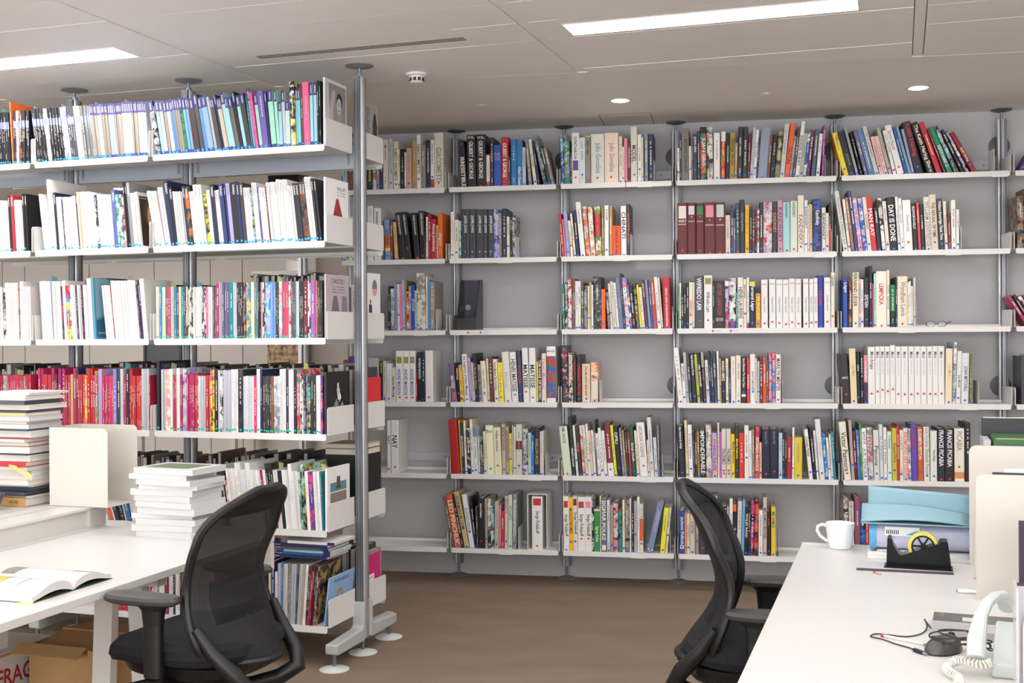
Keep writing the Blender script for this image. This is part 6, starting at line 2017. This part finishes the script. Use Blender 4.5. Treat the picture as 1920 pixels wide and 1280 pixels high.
t = empty('green_box', R(2.67, -.57, DT+.3605), ALPHA); gm = mat('green_leatherette', '#35603a', .5, bump=.1, bscale=600); gd = mat('gilt_edge', '#b9a95c', .35, metal=.5)
m = MB(); m.prism([(a, b) for a, b in rrect(0, .3, 0, .05, .012, 4)], 'y', 0, .16); m.build('lid', gm, t, True)
for zz in (.004, .044): MB().box(.01, .29, -.0008, 0, zz, zz+.002).build('gilt_line', gd, t)
for q in range(3): MB().tube([(.16+.012*q+.005*math.cos(a), -.0008, 0.025+.005*math.sin(a)) for a in [2*math.pi*i/10 for i in range(10)]], .0006, 4, closed=True).build('gilt_crest', gd, t)
tag(t, 'dark green presentation box with gilt lines on the archive box', 'box')
t = empty('ring_binder', R(2.50, -.40, DT+.3605), ALPHA); bk2 = mat('black_binder', '#1c1b20', .45)
t.location = R(2.615, -.405, DT+.3605); MB().box(.03, .28, 0, .02, 0, .10).build('cover', bk2, t); MB().box(.035, .275, .004, .016, .1, .102).build('pages', flat('#d8d6d2'), t)
for k in range(7): MB().tube([(.03+.008*math.cos(a), .01, .012+.012*k+.004*math.sin(a)) for a in [2*math.pi*i/8 for i in range(8)]], .001, 4, closed=True).build('wire_ring', M_STEEL, t)
tag(t, 'black wire-bound binder standing behind the green box', 'binder')
t = empty('box_file', R(2.80, -.385, DT+.3605), ALPHA); MB().box(.08, .2, -.015, .03, 0, .105).build('case', mat('pale_green_board', '#b9cfc0', .7, noise=.08, nscale=40), t); MB().box(.078, .09, -.016, .031, 0, .106).build('spine_strip', flat('#4a8a66'), t); tag(t, 'pale green marbled box file behind the green box', 'box file')
t = empty('loose_papers', R(2.65, -.575, DT), ALPHA); MB().box(-.01, .012, 0, .2, 0, .40).build('sheets', flat('#b4aeb2'), t); MB().box(-.016, -.0105, .02, .12, .2, .33).build('note', flat('#dfe3e8'), t); tag(t, 'grey papers standing against the archive box', 'papers')
t = empty('magazine_file', R(2.605, -2.09, DT), ALPHA); ac = mat('clear_acrylic', '#dcd8dc', .1, alpha=.45)
m = MB(); m.prism(rrect(.012, .25, 0, .205, .05, 6, 'd'), 'y', 0, .003); m.build('front_panel', M_SHELF, t)
m = MB(); m.prism([(0, 0), (.25, 0), (.25, .235), (0, .235)], 'y', .02, .023); m.build('acrylic_panel', ac, t); MB().box(.0, .004, .0, .08, 0, .235).build('side_panel', ac, t)
MB().box(.012, .25, .03, .07, .0, .19).build('papers', mat('grey_pages', '#a9a5a4', .7, noise=.2, nscale=60), t); MB().box(.008, .25, .026, .074, .19, .232).build('dark_folder', mat('charcoal_folder', '#2c2a2c', .6), t)
MB().box(.0, .25, .0, .08, 0, .002).build('floor_plate', M_SHELF, t); tag(t, 'clear acrylic magazine file with a dark folder beside the telephone', 'file holder')
t = empty('wood_block', R(2.635, -2.065, DT+.2365), ALPHA); MB().box(0, .2, 0, .05, 0, .03).build('block', mat('pale_wood', '#e0cfa8', .6, noise=.08, nscale=30), t); MB().tube([(.01, -.001, .005), (.045, -.001, .018)], .0008, 5).build('pin', M_ALUD, t); tag(t, 'pale wood block with a pin resting on the acrylic magazine file', 'block')
t = empty('picture_frame', R(2.735, -1.36, DT), ALPHA); xq = on_rack(1911, 1000, -1.36)[0]-2.735
m = MB(); m.box(xq, xq+.012, 0, .02, .0, .26); m.box(xq+.012, .2, 0, .02, .248, .26); m.box(xq+.012, .2, 0, .02, 0, .012); m.build('frame', mat('plum_frame', '#3a2630', .45), t); MB().box(xq+.012, .2, .008, .014, .012, .248).build('picture', mat('frame_picture', '#55464a', .3, noise=.3, nscale=18), t); tag(t, 'dark framed picture standing on the desk before the organiser', 'picture')

# ------------------------------------------------------------------ office chairs
fab = mat('black_seat_fabric', '#0d0d12', .9, bump=.3, bscale=1200)
def mesh_fabric():
    m = bpy.data.materials.new('black_mesh_fabric'); m.use_nodes = True; nt = m.node_tree; b = nt.nodes['Principled BSDF']; b.inputs['Base Color'].default_value = lin('#161618'); b.inputs['Roughness'].default_value = .7
    b.inputs['Alpha'].default_value = .8
    return m
MESH = mesh_fabric()
BP = [(.50, -.255, .14), (.525, -.243, .18), (.57, -.212, .202), (.62, -.172, .205), (.68, -.138, .196), (.74, -.134, .19), (.80, -.15, .197), (.855, -.175, .205), (.90, -.193, .2), (.94, -.21, .178), (.97, -.225, .145), (.995, -.238, .1), (1.01, -.247, .05)]
def back_pt(k, s):
    z, x, hw = BP[k]; cur = .055*min(1, max(.2, (1.02-z)/.1))+.06*max(0, (.66-z)/.15)
    return (x+cur*s*s, s*hw, z)
def super_ring(rx, ry, z, n=40, e=3.0, ox=0):
    return [(ox+rx*math.copysign(abs(math.cos(a))**(2/e), math.cos(a)), ry*math.copysign(abs(math.sin(a))**(2/e), math.sin(a)), z) for a in [2*math.pi*i/n for i in range(n)]]
def rings(m, R_):
    n = len(R_[0])
    for a, b in zip(R_[:-1], R_[1:]):
        for j in range(n): q = (j+1) % n; m.quad(a[j], a[q], b[q], b[j])
    m.quad(*R_[0][::-1]); m.quad(*R_[-1])
def office_chair(x, y, rz, label, az=0):
    t = empty('office_chair', R(x, y, 0), ALPHA+rz); P = M_BLACKP
    m = MB(); rg = [super_ring(.20, .19, .425), super_ring(.235, .215, .437), super_ring(.245, .225, .458), super_ring(.24, .22, .482), super_ring(.215, .2, .500), super_ring(.15, .16, .507), super_ring(.05, .05, .508)]
    rg = [[(a+.02, b, c+.07-.035*max(0, (a-.1)/.145)**2) for a, b, c in r] for r in rg]; rings(m, rg); m.build('seat', fab, t, True, fix=True)
    m = MB(); rings(m, [super_ring(.17, .15, .445), super_ring(.21, .18, .462), super_ring(.225, .2, .497)]); m.build('seat_pan', P, t, True, fix=True)
    m = MB(); N = 12; ss = [-1+2*i/N for i in range(N+1)]
    for k in range(len(BP)-1):
        for i in range(N): m.quad(back_pt(k, ss[i]), back_pt(k, ss[i+1]), back_pt(k+1, ss[i+1]), back_pt(k+1, ss[i]))
    me = m.mesh('backrest', MESH, True); bm = bmesh.new(); bm.from_mesh(me); bmesh.ops.remove_doubles(bm, verts=bm.verts, dist=1e-5); bm.to_mesh(me); bm.free()
    o = bpy.data.objects.new('backrest', me); COL.objects.link(o); o.parent = t
    sb = o.modifiers.new('sub', 'SUBSURF'); sb.levels = 1; sb.render_levels = 1; o.modifiers.new('solid', 'SOLIDIFY').thickness = .004
    out = [back_pt(k, -1) for k in range(len(BP))]+[back_pt(len(BP)-1, s) for s in (-.6, -.2, .2, .6)]+[back_pt(k, 1) for k in range(len(BP)-1, -1, -1)]+[back_pt(0, s) for s in (.6, .2, -.2, -.6)]
    V = [Vector(p) for p in out]; sm = []
    for i in range(len(V)):
        a, b, c, d = V[i-1], V[i], V[(i+1) % len(V)], V[(i+2) % len(V)]
        for q in range(2): s = q/2; sm.append(.5*((2*b)+(c-a)*s+(2*a-5*b+4*c-d)*s*s+(3*b-a-3*c+d)*s**3))
    MB().tube(sm, .0135, 8, closed=True).build('back_frame', P, t, True)
    m = MB()                                         # solid upper band of the back
    for k in (9, 10, 11):
        for i in range(N):
            q = [back_pt(k, ss[i]), back_pt(k, ss[i+1]), back_pt(k+1, ss[i+1]), back_pt(k+1, ss[i])]; m.quad(*[(a+.004, b, c) for a, b, c in q])
    hb_ = m.build('head_band', mat('black_leatherette', '#131313', .7, bump=.2, bscale=900), t, True, merge=True); hb_.modifiers.new('solid', 'SOLIDIFY').thickness = .006
    m = MB()                                         # lumbar pad
    for k in (3, 4):
        for i in range(2, N-2): q = [back_pt(k, ss[i]), back_pt(k, ss[i+1]), back_pt(k+1, ss[i+1]), back_pt(k+1, ss[i])]; m.quad(*[(a-.006, b, c) for a, b, c in q])
    lp = m.build('lumbar_band', fab, t, True, merge=True); lp.modifiers.new('solid', 'SOLIDIFY').thickness = .006
    for s in (-1, 1):
        MB().tube([Vector(p) for p in ((-.12, s*.205, .62), (-.165, s*.19, .55), (-.225, s*.165, .485), (-.25, s*.14, .44), (-.2, s*.11, .405), (-.12, s*.07, .385), (-.02, s*.04, .38))], [.014, .02, .026, .028, .026, .024, .024], 10).build('back_support', P, t, True)
        MB().tube([(.0, s*.06, .44), (.0, s*.18, .44), (-.0, s*.23, .455), (0, s*.24, .48)], [.018, .02, .024, .026], 10).build('arm_bracket', P, t, True)
        m = MB(); rings(m, [super_ring(.03, .02, .45, 20, 2.6), super_ring(.031, .02, .60, 20, 2.6), super_ring(.036, .024, .645, 20, 2.6), super_ring(.06, .03, .668, 20, 2.6)]); o = m.build('arm_post', P, t, True, fix=True); o.location = (0, s*.24, az)
        m = MB(); rings(m, [super_ring(.115, .038, .662, 28, 2.6), super_ring(.128, .046, .668, 28, 2.6), super_ring(.130, .047, .678, 28, 2.6), super_ring(.122, .042, .687, 28, 2.6), super_ring(.08, .024, .690, 28, 2.6)]); o = m.build('arm_pad', mat('arm_pad_grey', '#343433', .4), t, True, fix=True); o.location = (.04, s*.24, az)
    MB().tube([(.04, .06, .44), (.1, .16, .43), (.15, .235, .425)], .011, 8).build('lever', P, t, True); MB().tube([(.142, .222, .426), (.172, .275, .422)], .018, 12).build('lever_knob', P, t, True)
    MB().box(-.1, .12, -.08, .08, .40, .446).build('mechanism', P, t); MB().lathe([(.03, .12), (.03, .22), (.02, .22), (.02, .41)], seg=20).build('gas_column', P, t, True)
    base = MB().lathe([(.04, .06), (.05, .075), (.045, .12), (.032, .125)], seg=20).build('star_base', P, t, True)
    for k in range(5):
        a = 2*math.pi*k/5+.3; c, s = math.cos(a), math.sin(a)
        MB().tube([(c*.03, s*.03, .095), (c*.16, s*.16, .09), (c*.30, s*.30, .07)], [.028, .024, .016], 8).build('spoke', P, base, True)
        m = MB(); m.lathe([(.026, -.022), (.027, -.018), (.027, -.006), (.018, -.004), (.018, .004), (.027, .006), (.027, .018), (.026, .022)], seg=18, axis='y'); o = m.build('castor', P, base, True); o.location = (c*.30, s*.30, .0272); o.rotation_euler = (0, 0, a+1)
    return tag(t, label, 'chair', 'black mesh office chairs')
office_chair(.33, -1.49, math.pi-.05, 'black mesh-backed office chair drawn up to the desk with the open book', .03)
office_chair(1.99, -1.06, .05, 'black mesh-backed office chair tucked under the desk with the mug')

# ------------------------------------------------------------------ labels for every book and catalogue
def describe():
    rows = {}
    for b in BOOKS:
        if 'place' in b: rows.setdefault((b['place'], b['row'], b['bay']), []).append(b)
    def cn(b): return 'multicoloured' if b['pat'] else cname(b['col'][0])
    for key, L in rows.items():
        place_, row, bay = key
        where = '%s shelf, %s' % (ORD[row], BAYS[bay] if place_ == 'wall' else RBAY[bay])
        hs = sorted(b['h'] for b in L); used = {}
        for n, b in enumerate(L):
            sz = ('slim ' if b['w'] < .011 else 'thick ' if b['w'] > .026 else '') if place_ == 'wall' else ('' if b['w'] < .012 else 'thick ')
            tall = 'tall ' if b['h'] > hs[int(len(hs)*.85)]-1e-6 and len(L) > 5 else ''
            lt = ' with %s lettering' % cname(PAL.get(b['text'][0], b['text'][0])) if b['text'] and place_ == 'wall' else ' with navy ends' if place_ == 'rack' and b['bands'] and row == 0 else ''
            red = ', red dot' if b['red'] and place_ == 'wall' else ''
            b['base'] = '%s%s%s %s%s%s' % (sz, tall, cn(b), b['cat'], lt, red)
            used.setdefault(b['base'], []).append(n)
        final = {}
        for n, b in enumerate(L):
            lab = b['base']
            l = cn(L[n-1]) if n else None; r = cn(L[n+1]) if n+1 < len(L) else None
            if len(used[lab]) > 1:
                lab2 = lab+(' between %s and %s' % (l, r) if l and r else ' at the end of the row')
            else: lab2 = lab
            b['lab'] = lab2+', '+where
            final.setdefault(b['lab'], []).append(b)
        grp = ('books on the %s shelf, %s' if place_ == 'wall' else 'catalogues on the %s shelf, %s') % (ORD[row], BAYS[bay] if place_ == 'wall' else RBAY[bay])
        for b in L:
            w = b['lab'].replace(',', ' ,').split(); lab = b['lab']
            if len(lab.split()) > 16: lab = lab.replace(' lettering', ' letters').replace('with ', '').replace('bay beside the freestanding rack', 'bay beside rack').replace('bay beside the file holder bay', 'bay beside file-holder bay')
            if len(lab.split()) > 16: lab = lab.replace('tall ', '', 1)
            if len(lab.split()) > 16: lab = ' '.join(lab.split()[:16])
            tag(b['o'], lab, b['cat'], grp)
describe()
